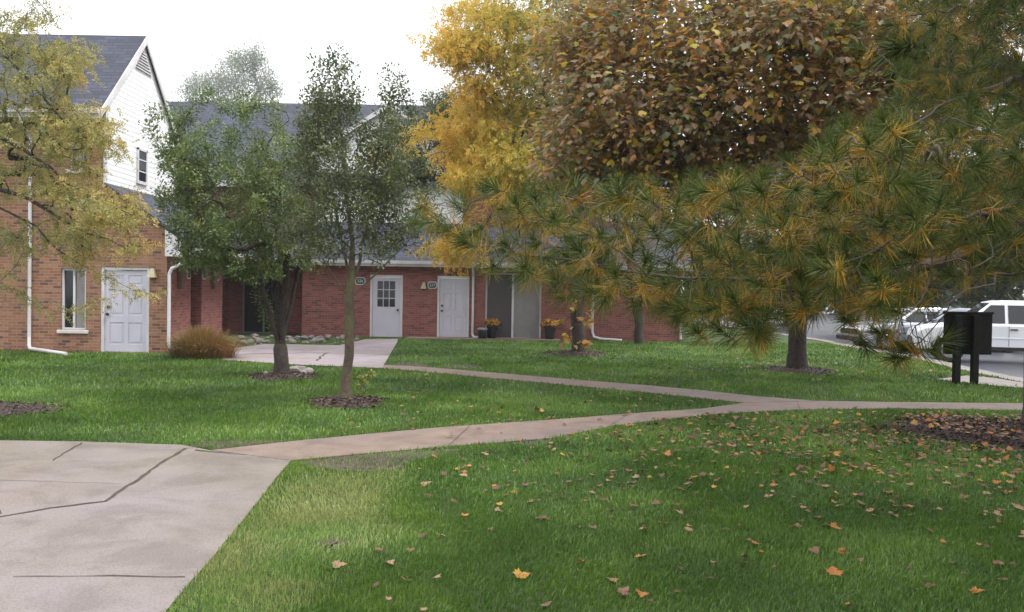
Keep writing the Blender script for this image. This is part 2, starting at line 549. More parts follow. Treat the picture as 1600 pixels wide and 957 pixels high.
for a, b in zip(kerb_line[1:-1], kerb_line[2:-1]):
    o = Vector((KW, 0, 0))
    m.prism([a - Vector((0.02, 0, 0)), b - Vector((0.02, 0, 0)), b + o * 1.04, a + o * 1.04], (0, 0, 0.02))
    m.quad(a + o * 1.03 + Vector((0, 0, 0.02)), b + o * 1.03 + Vector((0, 0, 0.02)), b + o * 1.1 + Vector((0, 0, -0.2)), a + o * 1.1 + Vector((0, 0, -0.2)))
tag(m.build('kerb', M_CONC), kind='structure')


def slab(name, pts, mat, top, cuts=None):
    m = MB()
    m.prism([Vector((p.x, p.y, top - 0.06)) for p in pts], (0, 0, 0.06))
    o = m.build(name, mat)
    return tag(o, kind='structure')


SIDEWALK = [G(*p) for p in [(-700, 690), (0, 690), (130, 692), (285, 697), (330, 706), (455, 722), (430, 750), (400, 790), (365, 833), (330, 876), (295, 915), (260, 957), (215, 1020), (130, 1150)]]
SIDEWALK.append(Vector((-8, SIDEWALK[-1].y, 0)))
slab('sidewalk', SIDEWALK, M_CONC, 0.012)
WALK_LO = [(455, 722), (560, 712), (700, 700), (800, 692), (860, 687), (960, 667), (1060, 655), (1130, 648), (1250, 642), (1400, 640), (1600, 643), (1800, 648)]
WALK_UP = [(1800, 638), (1600, 632), (1400, 630), (1270, 628), (1165, 631), (1100, 640), (1000, 647), (860, 658), (700, 669), (600, 678), (455, 692), (330, 706)]
WALK = [G(*p) for p in WALK_LO + WALK_UP]
slab('walkway', WALK, M_CONC_T, 0.016)
SIDE_LO = [(1270, 628.5), (1165, 631.5), (1100, 625), (1000, 614), (900, 605), (800, 595.5), (700, 586), (620, 579), (597, 577)]
SIDE_UP = [(597, 572), (640, 573.5), (700, 578), (800, 586.5), (900, 595), (1000, 603), (1100, 612), (1180, 621), (1270, 628)]
SIDEP = [G(*p) for p in SIDE_LO + SIDE_UP]
slab('side_path', SIDEP, M_CONC_T, 0.020)
PATIO = [G(*p) for p in [(597, 577), (470, 572), (346, 564), (364, 546), (412, 539), (530, 541), (572, 531), (622, 531), (620, 537)]]
slab('patio', PATIO, M_PATIO, 0.024)
slab('doorstep_strip', [Vector((-3.4, 28.9, 0)), Vector((1.6, 28.9, 0)), Vector((1.6, 29.85, 0)), Vector((-3.4, 29.85, 0))], M_CONC_T, 0.05)
PAD = [G(*p) for p in [(1462, 594), (1510, 588), (1555, 592), (1604, 600), (1640, 607), (1590, 607), (1545, 603)]]
slab('sign_pad', PAD, M_CONC, 0.014)


def strip(pts, w0, w1, z):
    """thin ribbon following ground points"""
    out = []
    n = len(pts)
    for i, p in enumerate(pts):
        t = (pts[min(i + 1, n - 1)] - pts[max(i - 1, 0)]).normalized()
        s = Vector((-t.y, t.x, 0))
        w = w0 + (w1 - w0) * i / (n - 1)
        w *= random.uniform(0.6, 1.25)
        out.append((p + s * w / 2, p - s * w / 2))
    m = MB()
    for (a, b), (c, d) in zip(out, out[1:]):
        m.quad((a.x, a.y, z), (b.x, b.y, z), (d.x, d.y, z), (c.x, c.y, z))
    return m


def jpath(pxs, jit=0.012, step=0.12):
    P = [G(*p) for p in pxs]
    out = [P[0]]
    for a, b in zip(P, P[1:]):
        k = max(1, int((b - a).length / step))
        for i in range(1, k + 1):
            q = a.lerp(b, i / k)
            out.append(q + Vector((random.uniform(-jit, jit), random.uniform(-jit, jit), 0)))
    return out


JOINTS = [([(290, 703), (250, 728), (165, 786), (80, 797), (10, 809), (-60, 822)], 0.036, 0.026, 0.016),
          ([(128, 694), (82, 722)], 0.02, 0.012, 0.016), ([(-100, 750), (0, 753), (190, 759)], 0.012, 0.008, 0.016),
          ([(20, 905), (140, 904), (292, 905)], 0.008, 0.014, 0.016), ([(305, 706), (345, 710), (385, 713)], 0.03, 0.012, 0.019),
          ([(0, 806), (-20, 790)], 0.03, 0.03, 0.016)]
mj = MB()
for pxs, w0, w1, z in JOINTS:
    s_ = strip(jpath(pxs), w0, w1, z)
    o = len(mj.v)
    mj.v += s_.v
    mj.f += [tuple(o + i for i in f) for f in s_.f]
for pxs in ([(360, 556), (480, 553), (620, 556)], [(495, 566), (505, 556), (512, 553)]):
    s_ = strip(jpath(pxs, 0.03, 0.3), 0.07, 0.05, 0.028)
    o = len(mj.v)
    mj.v += s_.v
    mj.f += [tuple(o + i for i in f) for f in s_.f]
for lo, up in (((700, 700), (735, 667.5)), ((950, 669), (985, 648.5)), ((1250, 642), (1245, 628.5))):
    s_ = strip(jpath([lo, up], .003), .007, .007, .0235)
    o = len(mj.v)
    mj.v += s_.v
    mj.f += [tuple(o + i for i in f) for f in s_.f]
tag(mj.build('pavement_joints', M_JOINT, fixn=False), kind='structure')


def blob(pts, z, jit=0.05, sub=5):
    out = []
    for a, b in zip(pts, pts[1:] + pts[:1]):
        for i in range(sub):
            q = a.lerp(b, i / sub)
            out.append(Vector((q.x + random.uniform(-jit, jit), q.y + random.uniform(-jit, jit), z)))
    return out


SOILS_PX = [[(470, 724), (520, 715), (600, 708), (680, 703), (735, 702), (690, 712), (640, 722), (625, 735), (560, 738), (500, 733)],
            [(800, 694), (850, 688), (862, 692), (830, 698)], [(495, 850), (520, 843), (545, 850), (530, 860), (505, 860)],
            [(290, 697), (330, 690), (400, 688), (455, 690), (400, 697), (330, 704)], [(700, 576), (760, 577), (745, 571), (690, 569)],
            [(610, 573), (680, 576), (660, 568), (625, 566)]]
SOILS = [blob([G(*p) for p in s], 0.006, 0.04) for s in SOILS_PX]
m = MB()
for s in SOILS:
    m.quad(*s)
tag(m.build('bare_soil', M_SOIL, fixn=False), 'thin bare soil showing through worn lawn along the walkway edge', 'soil', kind='stuff')


# mulch beds: low mounds with bark chips
CHIP_V = [(-.5, -.2, 0), (.5, -.15, .05), (.45, .2, 0), (-.45, .15, .06)]
MULCH = []


def mulch(cx, cy, rx, ry, label, chips=900, h=0.07, name='mulch_bed'):
    ring, seg = 7, 40
    verts, faces = [], []
    ph = [random.uniform(0, 6.28) for _ in range(4)]

    def rr(a):
        return 1 + 0.08 * math.sin(3 * a + ph[0]) + 0.06 * math.sin(5 * a + ph[1]) + 0.05 * math.sin(9 * a + ph[2])
    for i in range(ring):
        t = (i + 0.02) / (ring - 1)
        for k in range(seg):
            a = 2 * math.pi * k / seg
            r = t * rr(a)
            z = 0.008 + h * (1 - min(t, 1) ** 2) + random.uniform(-.012, .012) * (t < 0.95)
            verts.append((cx + rx * r * math.cos(a), cy + ry * r * math.sin(a), z if t < 0.99 else 0.003))
    F4 = [(i * seg + k, i * seg + (k + 1) % seg, (i + 1) * seg + (k + 1) % seg, (i + 1) * seg + k) for i in range(ring - 1) for k in range(seg)]
    n = chips
    a = RNG.uniform(0, 6.283, n)
    t = np.sqrt(RNG.uniform(0, 1, n)) * (1.02 + np.abs(RNG.normal(0, .13, n)))
    ra = np.array([rr(x) for x in a])
    pos = np.stack([cx + rx * t * ra * np.cos(a), cy + ry * t * ra * np.sin(a), 0.02 + h * np.clip(1 - t * t, 0, 1)], 1)
    fw = rand_dirs(n) * np.array([1, 1, .35])
    nr = rand_dirs(n) * .5 + np.array([0, 0, 1])
    mm = MB()
    mm.v, mm.f = verts, F4
    o = mm.build(name, M_MULCH, smooth=True, fixn=False)
    tag(o, label, 'mulch', kind='stuff')
    sc_ = np.stack([RNG.uniform(.03, .08, n), RNG.uniform(.03, .06, n), RNG.uniform(.1, .4, n)], 1)
    scatter('bark_chips', CHIP_V, [(0, 1, 2, 3)], pos, fw, nr, sc_, RNG.uniform(0, 1, n), L_CHIP, o)['kind'] = 'stuff'
    MULCH.append((cx, cy, rx, ry))
    return o


TA, TB, TY, TM = G(440, 590), G(541, 631), G(905, 554), G(1245, 580)
TP = Vector((6.36, 10.75, 0))
mulch(TA.x + .05, TA.y, 0.62, 0.65, 'dark bark mulch ring under the multi-stemmed crabapple with pale stones', 500)
mulch(TB.x, TB.y + .02, 0.52, 0.62, 'brown bark mulch ring under the slim crabapple beside the walkway', 700)
mulch(TY.x - .1, TY.y, 0.85, 0.9, 'dark mulch ring round the golden locust trunk', 400)
mulch(TM.x + .05, TM.y, 0.75, 0.9, 'brown mulch ring round the maple trunk', 400)
mulch(TP.x - .25, TP.y, 1.35, 1.25, 'wide blackish mulch bed littered with leaves under the white pine', 2200, 0.12)
mulch(-7.3, 11.4, 1.45, 0.75, 'dark mulch bed at the left end of the lawn', 900)

# ------------------------------------------------------------------ buildings
def lap_wall(m, top, bottom, tofs, zlo_left, zlo_right):
    pass


def lap_siding(poly2d, to3, course=0.125, out=0.007):
    """clapboards filling a convex polygon (u, z); to3(u, z, d) gives the point d metres proud of the wall"""
    m = MB()
    zs = [p[1] for p in poly2d]
    z = min(zs)

    def span(zz):
        xs = []
        for (u0, z0), (u1, z1) in zip(poly2d, poly2d[1:] + poly2d[:1]):
            if (z0 - zz) * (z1 - zz) <= 0 and abs(z0 - z1) > 1e-9:
                xs.append(u0 + (u1 - u0) * (zz - z0) / (z1 - z0))
        return (min(xs), max(xs)) if len(xs) > 1 else None
    while z < max(zs) - 0.02:
        z1 = min(z + course, max(zs) - 0.004)
        a, b = span(z + 1e-4), span(z1 - 1e-4)
        if a and b:
            m.quad(to3(a[0], z, out), to3(a[1], z, out), to3(b[1], z1, 0.002), to3(b[0], z1, 0.002))
            m.quad(to3(a[0], z, 0), to3(a[1], z, 0), to3(a[1], z, out), to3(a[0], z, out))
        z += course
    return m


def wall_with_holes(y, x0, x1, z0, z1, holes, depth=0.25, axis='y'):
    """brick wall facing -y (axis y) or +x (axis x: x0,x1 are y values, y is the x of the face) with rectangular openings"""
    xs = sorted({x0, x1, *[h[0] for h in holes], *[h[1] for h in holes]})
    zs = sorted({z0, z1, *[h[2] for h in holes], *[h[3] for h in holes]})
    m = MB()

    def P(u, d, z):
        return (u, y + d, z) if axis == 'y' else (y - d, u, z)

    def solid(i, j):
        if i < 0 or j < 0 or i >= len(xs) - 1 or j >= len(zs) - 1:
            return False
        cx, cz = (xs[i] + xs[i + 1]) / 2, (zs[j] + zs[j + 1]) / 2
        return not any(h[0] < cx < h[1] and h[2] < cz < h[3] for h in holes)
    for i in range(len(xs) - 1):
        for j in range(len(zs) - 1):
            if not solid(i, j):
                continue
            a, b, c, d = xs[i], xs[i + 1], zs[j], zs[j + 1]
            m.quad(P(a, 0, c), P(b, 0, c), P(b, 0, d), P(a, 0, d))
            m.quad(P(a, depth, d), P(b, depth, d), P(b, depth, c), P(a, depth, c))
            if not solid(i - 1, j): m.quad(P(a, depth, c), P(a, 0, c), P(a, 0, d), P(a, depth, d))
            if not solid(i + 1, j): m.quad(P(b, 0, c), P(b, depth, c), P(b, depth, d), P(b, 0, d))
            if not solid(i, j - 1): m.quad(P(a, 0, c), P(a, depth, c), P(b, depth, c), P(b, 0, c))
            if not solid(i, j + 1): m.quad(P(a, 0, d), P(b, 0, d), P(b, depth, d), P(a, depth, d))
    return m


def framed_window(parent, x0, x1, z0, z1, y, mull=(), bars=(), glass=M_GLASS, sill=True, fr=0.05):
    """window facing -y set in an opening; y is the wall face"""
    m = MB()
    ya, yb = y + 0.05, y + 0.13
    m.box(x0, x0 + fr, ya, yb, z0, z1).box(x1 - fr, x1, ya, yb, z0, z1)
    m.box(x0 + fr, x1 - fr, ya, yb, z1 - fr, z1).box(x0 + fr, x1 - fr, ya, yb, z0, z0 + fr)
    for u in mull:
        m.box(u - fr / 2, u + fr / 2, ya + .005, yb, z0 + fr, z1 - fr)
    for z in bars:
        m.box(x0 + fr, x1 - fr, ya + .01, yb, z - fr / 2, z + fr / 2)
    w = m.build('window', M_WHITE, parent, bevel=0.006)
    MB().box(x0 + fr * .5, x1 - fr * .5, y + .10, y + .12, z0 + fr * .5, z1 - fr * .5).build('pane', glass, w)
    if sill:
        MB().box(x0 - .07, x1 + .07, y - .06, y + .1, z0 - .085, z0 - .003).build('sill', M_WHITE, w, bevel=0.01)
    return w


def panel_door(parent, x0, x1, z0, z1, y, knob_left=True, glazed=False, bolt=True):
    """white door with frame in a wall facing -y"""
    fr = 0.07
    m = MB()
    m.box(x0, x0 + fr, y - .02, y + .12, z0, z1).box(x1 - fr, x1, y - .02, y + .12, z0, z1).box(x0 + fr, x1 - fr, y - .02, y + .12, z1 - fr, z1)
    d = m.build('door', M_WHITE, parent, bevel=0.008)
    a, b, t = x0 + fr + .005, x1 - fr - .005, z1 - fr - .006
    w = b - a
    yl = y + .035
    m = MB()
    if glazed:
        gx0, gx1, gz0, gz1 = a + .17 * w, b - .2 * w, z0 + 1.02, t - .13
        m.box(a, gx0, yl, yl + .045, z0 + .02, t).box(gx1, b, yl, yl + .045, z0 + .02, t)
        m.box(gx0, gx1, yl, yl + .045, z0 + .02, gz0).box(gx0, gx1, yl, yl + .045, gz1, t)
        for i in (1, 2):
            u = gx0 + (gx1 - gx0) * i / 3
            m.box(u - .014, u + .014, yl, yl + .03, gz0, gz1)
            zz = gz0 + (gz1 - gz0) * i / 3
            m.box(gx0, gx1, yl + .002, yl + .028, zz - .014, zz + .014)
    else:
        m.box(a, b, yl + .014, yl + .045, z0 + .02, t)
        st = .11
        cols = [(a + st, (a + b) / 2 - st / 2), ((a + b) / 2 + st / 2, b - st)]
        rows = [(z0 + .2, z0 + .72), (z0 + .9, z0 + 1.5), (z0 + 1.62, t - .12)]
        m.box(a, a + st, yl, yl + .013, z0 + .02, t).box(b - st, b, yl, yl + .013, z0 + .02, t)
        m.box((a + b) / 2 - st / 2, (a + b) / 2 + st / 2, yl, yl + .013, z0 + .02, t)
        for c0, c1 in cols:
            zp = z0 + .02
            for r0, r1 in rows:
                m.box(c0, c1, yl, yl + .013, zp, r0)
                m.box(c0 + .04, c1 - .04, yl + .004, yl + .013, r0 + .05, r1 - .05)
                zp = r1
            m.box(c0, c1, yl, yl + .013, zp, t)
    m.build('door_leaf', M_DOOR, d, bevel=0.004)
    if glazed:
        MB().box(gx0 - .005, gx1 + .005, yl + .031, yl + .04, gz0 - .005, gz1 + .005).build('pane', M_GLASS, d)
    kx = a + .085 if knob_left else b - .085
    k = MB()
    k.tube([(kx, yl, z0 + .92), (kx, yl - .05, z0 + .92)], .018, 10)
    k.tube([(kx, yl - .04, z0 + .92), (kx, yl - .055, z0 + .92), (kx, yl - .085, z0 + .92), (kx, yl - .095, z0 + .92)], [.02, .037, .037, .02], 12)
    k.build('knob', M_METAL, d, smooth=True)
    if bolt:
        MB().tube([(kx, yl, z0 + 1.09), (kx, yl - .03, z0 + 1.09)], .038, 14).build('deadbolt', M_METAL, d)
    MB().box(x0 + .02, x1 - .02, y - .05, y + .13, z0 - .05, z0 + .015).build('threshold', M_CONC_T, d, bevel=.005)
    return d


def number_sign(parent, x, y, z, text, w=.30, h=.22, axis='y'):
    def P(u, d, v): return (x + u, y - d, z + v) if axis == 'y' else (x + d, y + u, z + v)

    def octo(a, b, c): return [(-a + c, -b), (a - c, -b), (a, -b + c), (a, b - c), (a - c, b), (-a + c, b), (-a, b - c), (-a, -b + c)]
    m = MB().prism([P(u, .004, v) for u, v in octo(w / 2, h / 2, .05)], Vector(P(0, .02, 0)) - Vector(P(0, 0, 0)))
    s = m.build('number_sign', M_WHITE, parent)
    MB().prism([P(u, .0245, v) for u, v in octo(w / 2 - .028, h / 2 - .028, .04)], Vector(P(0, .005, 0)) - Vector(P(0, 0, 0))).build('plate', M_PLAQUE, s)
    if text:
        cu = bpy.data.curves.new('lettering', 'FONT')
        cu.body = text
        cu.size = .13
        cu.align_x = 'CENTER'
        cu.align_y = 'CENTER'
        cu.extrude = .002
        tmp = bpy.data.objects.new('lettering', cu)
        COL.objects.link(tmp)
        me = bpy.data.meshes.new_from_object(tmp.evaluated_get(bpy.context.evaluated_depsgraph_get()))
        bpy.data.objects.remove(tmp)
        o = link('lettering', me, M_LETTER)
        o.parent = s
        o.location = Vector(P(0, .033, 0)) - base_of(s)
        o.rotation_euler = (rad(90), 0, 0 if axis == 'y' else rad(90))
    return s


def wall_lamp(parent, x, y, z, axis='y', s=1.0):
    def P(u, d, v): return (x + u * s, y - d * s, z + v * s) if axis == 'y' else (x + d * s, y + u * s, z + v * s)
    m = MB().prism([P(-.05, .003, -.09), P(.05, .003, -.09), P(.05, .003, .09), P(-.05, .003, .09)], Vector(P(0, .02, 0)) - Vector(P(0, 0, 0)))
    b0 = [P(-.06, .03, -.1), P(.06, .03, -.1), P(.06, .15, -.1), P(-.06, .15, -.1)]
    b1 = [P(-.1, .02, -.12), P(.1, .02, -.12), P(.1, .2, -.12), P(-.1, .2, -.12)]
    b2 = [P(-.035, .045, .1), P(.035, .045, .1), P(.035, .12, .1), P(-.035, .12, .1)]
    n = len(m.v)
    m.v += b1 + b2
    m.f += [(n, n + 1, n + 2, n + 3), (n + 4, n + 5, n + 6, n + 7)] + [(n + i, n + (i + 1) % 4, n + 4 + (i + 1) % 4, n + 4 + i) for i in range(4)]
    return m.build('wall_lamp', M_BRASS, parent, bevel=.004)


def downspout(parent, path, w=.075, d=.055, name='downspout'):
    m = MB().tube(path, w / 2 * 1.1, 8)
    return m.build(name, M_WHITE, parent, bevel=0)


YL = 21.4                        # left wing: face of the door wall
XG, XS = -9.75, -8.25            # gable plane, side wall of the one-storey part
left_wing = thing('apartment_building', 'orange brick apartment wing with white clapboard gable at the left edge of the lawn', 'building', (-12, YL, 0))


def LX(px, py=480): return D(px, py, YL).x
def LZ(px, py): return D(px, py, YL).z


dx0, dx1, dz1 = LX(157), LX(233), 2.05
wx0, wx1, wz0, wz1 = LX(95), LX(134), .53, 2.0
ux0, ux1, uz0, uz1 = LX(107), LX(137), 4.35, 5.05
holes = [(dx0, dx1, -.2, dz1), (wx0, wx1, wz0, wz1), (ux0, ux1, uz0, uz1)]
m = wall_with_holes(YL, -19, XS, -.1, 2.94, holes[:2], .25)
for w2 in (wall_with_holes(YL, -19, XG, 2.94, 5.75, holes[2:], .25), MB().prism([(XG, YL, 2.94), (XS, YL, 2.94), (XG, YL, 3.97)], (0, .25, 0))):
    o = len(m.v)
    m.v += w2.v
    m.f += [tuple(o + i for i in f) for f in w2.f]
m.build('wall', M_BRICK, left_wing, fixn=False)
side = wall_with_holes(XS, YL + .25, 25.5, -.1, 2.95, [(23.0, 23.8, -.2, 2.62)], .25, 'x')
side.box(XS - 1.05, XS - .95, 22.9, 23.9, -.1, 2.8)
side.box(XS - .95, XS - .25, 22.88, 23.0, -.1, 2.8).box(XS - .95, XS - .25, 23.8, 23.92, -.1, 2.8)
side.box(XG, XS - .25, 25.25, 25.5, -.1, 3.3)
side.build('side_wall', M_BRICK2, left_wing, fixn=False)
# gable wall (plane x = XG) in clapboard
gb = [(YL + .26, 4.03), (25.75, 4.03), (25.75, 5.85), (23.55, 8.0), (YL + .26, 6.05)]
MB().prism([(XG - .02, u, z) for u, z in gb], (-.2, 0, 0)).build('gable_backing', M_SIDING, left_wing)
gs = [(YL, 4.03), (25.75, 4.03), (25.75, 5.85), (23.55, 8.0), (YL, 5.85)]
sid = lap_siding(gs, lambda u, z, d: (XG + d, u, z))
sid.build('siding', M_SIDING, left_wing, fixn=False)
for a in (YL - .03, 25.7):
    MB().box(XG - .02, XG + .03, a, a + .1, 4.0, 5.8).build('corner_board', M_WHITE, left_wing)
# attic vent
vz = [(23.55, 7.75), (23.05, 7.2), (24.05, 7.2)]
mv = MB()
for i in range(7):
    z = 7.2 + i * .075
    hw = .5 * (1 - i * .075 / .56)
    mv.box(XG + .016, XG + .05, 23.55 - hw, 23.55 + hw, z, z + .03)
v_ = mv.build('attic_vent', M_WHITE, left_wing)
MB().prism([(XG + .017, y, z) for y, z in vz], (.004, 0, 0)).build('vent_opening', M_GREYPLASTIC, v_)
# gable window
gy0, gz0_ = DX(213, 240, XG).y, 4.28
gy1 = DX(228, 240, XG).y
m = MB()
gz1_ = 5.18
m.box(XG + .01, XG + .05, gy0, gy0 + .06, gz0_, gz1_).box(XG + .01, XG + .05, gy1 - .06, gy1, gz0_, gz1_)
m.box(XG + .01, XG + .05, gy0, gy1, gz1_ - .06, gz1_ + .001).box(XG + .01, XG + .055, gy0 - .02, gy1 + .02, gz0_ - .03, gz0_ + .05)
for k in (1, 2):
    zz = gz0_ + (gz1_ - gz0_) * k / 3
    m.box(XG + .02, XG + .045, gy0, gy1, zz - .015, zz + .015)
w_ = m.build('gable_window', M_WHITE, left_wing)
MB().box(XG + .017, XG + .03, gy0 + .02, gy1 - .02, gz0_, gz1_ - .02).build('pane', M_GLASS, w_)
# main roof: ridge along x
def roof_slab(m, a, b, c, d, th=.09):
    n = (Vector(b) - Vector(a)).cross(Vector(d) - Vector(a)).normalized()
    if n.z < 0: n = -n
    m.prism([a, b, c, d], -n * th)


xr = XG + .07
m = MB()
m.prism([(-20, YL - .42, 5.72), (xr, YL - .42, 5.72), (xr, 23.55, 8.14), (-20, 23.55, 8.14)], (0, 0, -.1))
m.prism([(-20, 25.9, 5.80), (xr, 25.9, 5.80), (xr, 23.56, 8.14), (-20, 23.56, 8.14)], (0, 0, -.1))
m.build('roof', M_SHINGLE, left_wing)
m = MB()
m.prism([(xr + .003, YL - .42, 5.70), (xr + .003, 23.55, 8.12), (xr + .003, 23.55, 7.92), (xr + .003, YL - .42, 5.52)], (.03, 0, 0))
m.prism([(xr + .003, 25.9, 5.78), (xr + .003, 23.56, 8.12), (xr + .003, 23.56, 7.92), (xr + .003, 25.9, 5.60)], (.03, 0, 0))
m.box(-20, xr, YL - .45, YL - .425, 5.50, 5.70)
m.box(-20, xr - .2, YL - .42, YL, 5.56, 5.6)
m.build('fascia', M_WHITE, left_wing)
m = MB().prism([(-20, YL - .46, 5.6), (-20, YL - .56, 5.6), (-20, YL - .58, 5.71), (-20, YL - .46, 5.71)], (20 + xr, 0, 0))
m.build('gutter', M_WHITE, left_wing)
# porch (lean-to) roof towards +x
xe = -7.55
m = MB()
m.prism([(XG + .03, YL - .12, 4.05), (xe, YL - .12, 2.60), (xe, 25.75, 2.60), (XG + .03, 25.75, 4.05)], (0, 0, -.08))
m.build('porch_roof', M_SHINGLE, left_wing)
m = MB()
m.prism([(XS + .0, YL - .14, 2.95), (xe, YL - .14, 2.52), (xe, YL - .14, 2.32), (XS, YL - .14, 2.32)], (0, .03, 0))
m.box(xe - .03, xe, YL - .1, 25.75, 2.33, 2.52)
m.box(XS, xe - .03, YL - .1, 25.75, 2.33, 2.36)
m.build('porch_fascia', M_WHITE, left_wing)
MB().prism([(xe + .003, YL - .14, 2.42), (xe + .1, YL - .14, 2.42), (xe + .12, YL - .14, 2.53), (xe + .003, YL - .14, 2.53)], (0, 4.3 + .14, 0)).build('gutter', M_WHITE, left_wing)
panel_door(left_wing, dx0, dx1, 0, dz1, YL + .04, True)
framed_window(left_wing, wx0, wx1, wz0, wz1, YL, mull=(wx0 * .52 + wx1 * .48,))
cw = MB().box(wx0 * .45 + wx1 * .55, wx1 - .06, YL + .093, YL + .099, wz0 + .06, wz1 - .06)
cw.build('curtain', M_CURTAIN, left_wing)
framed_window(left_wing, ux0, ux1, uz0, uz1, YL, mull=((ux0 + ux1) / 2,))
MB().box(ux0 + .1, ux1 - .15, YL + .093, YL + .099, uz0 + .06, uz1 - .06).build('curtain', M_CURTAIN, left_wing)
ba, bb = LX(94), LX(122)
MB().box(ba, bb, YL - .06, YL + .02, 3.62, 3.70).build('ledge', M_WHITE, left_wing, bevel=.01)
wall_lamp(left_wing, LX(240), YL, 1.93)
xd = LX(48)
downspout(left_wing, [(xd, YL - .5, 5.6), (xd, YL - .45, 5.35), (xd, YL - .06, 5.1), (xd, YL - .06, .35), (xd + .02, YL - .1, .16), (xd + .15, YL - .3, .09), (xd + 1.45, YL - 1.2, .05)])
p0 = Vector((xe + .06, YL - .1, 2.45))
xc = LX(266)
downspout(left_wing, [p0, p0 + Vector((-.02, 0, -.1)), (xe - .12, YL - .1, 2.25), (xc + .06, YL - .09, 2.03), (xc, YL - .08, 1.9), (xc, YL - .08, .3), (xc + .04, YL - .12, .15), (xc + .62, YL - .5, .05)])
for py_, zz in ((294, 1.95), (318, 1.95), (339, 1.93)):
    p = DX(py_, 440, XS)
    number_sign(left_wing, XS, p.y, zz, '', .26, .30, 'x')
for py_ in (279, 331):
    p = DX(py_, 440, XS)
    m = MB().prism([(XS + .003, p.y - .1, 1.55), (XS + .003, p.y + .1, 1.55), (XS + .003, p.y + .1, 2.2), (XS + .003, p.y - .1, 2.2)], (.12, 0, 0))
    m.build('wall_lantern', mat_noise('weathered_lantern', (0.10, 0.06, 0.04), (0.16, 0.09, 0.05), 9, .6) if 'weathered_lantern' not in MATS else MATS['weathered_lantern'], left_wing, bevel=.02)

# ---- centre building
YM, YU = 29.8, 32.3
mid = thing('apartment_building', 'long red brick apartment block behind the patio with white doors and grey roofs', 'building', (-2, YM, 0))


def CX(px, py=480): return D(px, py, YM).x


d1a, d1b = CX(578), CX(629)
d2a, d2b = CX(683), CX(733)
s0, s1 = CX(758), CX(846)
pa, pb = -9.9, CX(472)
XR = CX(1066)
holes = [(d1a, d1b, -.1, 2.08), (d2a, d2b, -.1, 2.08), (s0, s1, -.1, 2.2), (pa, pb, -.1, 2.3)]
m = wall_with_holes(YM, -13, XR, -.1, 2.62, holes, .25)
m.box(XR - .25, XR, YM + .25, 40, -.1, 2.62)
m.build('wall', M_BRICK2, mid, fixn=False)
# recessed entry on the left
m = MB().box(pa - .2, pa, YM + .25, YM + 1.6, -.1, 2.4).box(pb, pb + .2, YM + .25, YM + 1.6, -.1, 2.4).box(pa - .2, pb + .2, YM + 1.4, YM + 1.6, -.1, 2.4)
m.build('entry_wall', M_BRICK2, mid)
MB().box(pa - .2, pb + .2, YM + .25, YM + 1.6, 2.41, 2.5).build('entry_ceiling', M_DARKWOOD, mid)
e0, e1 = pa + .55, pa + 2.0
m = MB()
yy = YM + 1.3
m.box(e0, e0 + .05, yy, yy + .09, .05, 2.1).box(e1 - .05, e1, yy, yy + .09, .05, 2.1).box(e0, e1, yy, yy + .09, 2.1, 2.15).box(e0, e1, yy, yy + .09, 0, .05).box((e0 + e1) / 2 - .025, (e0 + e1) / 2 + .025, yy + .01, yy + .09, .05, 2.1)
sd_ = m.build('entry_sliding_door', M_GREYPLASTIC, mid)
MB().box(e0 + .04, e1 - .04, yy + .05, yy + .06, .04, 2.11).build('pane', M_GLASS, sd_)
# sliding patio door
m = MB()
yy = YM + .12
sm = (s0 + s1) / 2 - .02
fr = .06
m.box(s0, s0 + fr, yy, yy + .1, .04, 2.16).box(s1 - fr, s1, yy, yy + .1, .04, 2.16).box(s0, s1, yy, yy + .1, 2.16, 2.2).box(s0, s1, yy - .03, yy + .1, -.02, .05).box(sm - .035, sm + .035, yy + .005, yy + .09, .05, 2.16)
pd = m.build('sliding_door', M_WHITE, mid, bevel=.006)
MB().box(s0 + .05, sm, yy + .05, yy + .055, .04, 2.17).build('screen_panel', M_SCREEN, pd)
MB().box(sm + .01, s1 - .05, yy + .05, yy + .055, .04, 2.17).build('pane', M_CURTAIN, pd)
panel_door(mid, d1a, d1b, 0, 2.08, YM + .03, False, True, False)
panel_door(mid, d2a, d2b, 0, 2.08, YM + .03, True, False, True)
p = D(563, 439.5, YM)
number_sign(mid, p.x, YM, p.z, '226', .34, .25)
p = D(675.5, 446, YM)
number_sign(mid, p.x, YM, p.z, '227', .31, .24)
p = D(662.5, 446, YM)
wall_lamp(mid, p.x, YM, p.z, s=1.0)
xd = CX(739)
downspout(mid, [(xd, YM - .5, 2.45), (xd, YM - .42, 2.3), (xd, YM - .06, 2.1), (xd, YM - .06, .15), (xd + .05, YM - .14, .07), (xd + .3, YM - .2, .06)])
xd = CX(926)
downspout(mid, [(xd, YM - .5, 2.45), (xd, YM - .42, 2.3), (xd, YM - .06, 2.1), (xd, YM - .06, .3), (xd + .05, YM - .1, .14), (xd + .25, YM - .14, .08), (xd + .95, YM - .35, .05)])
xd = XR - .05
downspout(mid, [(xd, YM - .5, 2.45), (xd, YM - .42, 2.3), (xd, YM - .06, 2.1), (xd, YM - .06, .1)])
# lower roof
m = MB()
m.prism([(-12.8, YM - .5, 2.56), (XR + .3, YM - .5, 2.56), (XR + .3, YU, 4.0), (-12.8, YU, 4.0)], (0, 0, -.1))
m.build('lower_roof', M_SHINGLE, mid)
m = MB().box(-12.8, XR + .3, YM - .53, YM - .505, 2.36, 2.55).box(-12.8, XR + .3, YM - .505, YM, 2.37, 2.40)
m.build('fascia', M_WHITE, mid)
MB().prism([(-12.8, YM - .535, 2.44), (-12.8, YM - .63, 2.44), (-12.8, YM - .65, 2.55), (-12.8, YM - .535, 2.55)], (XR + 13.1, 0, 0)).build('gutter', M_WHITE, mid)
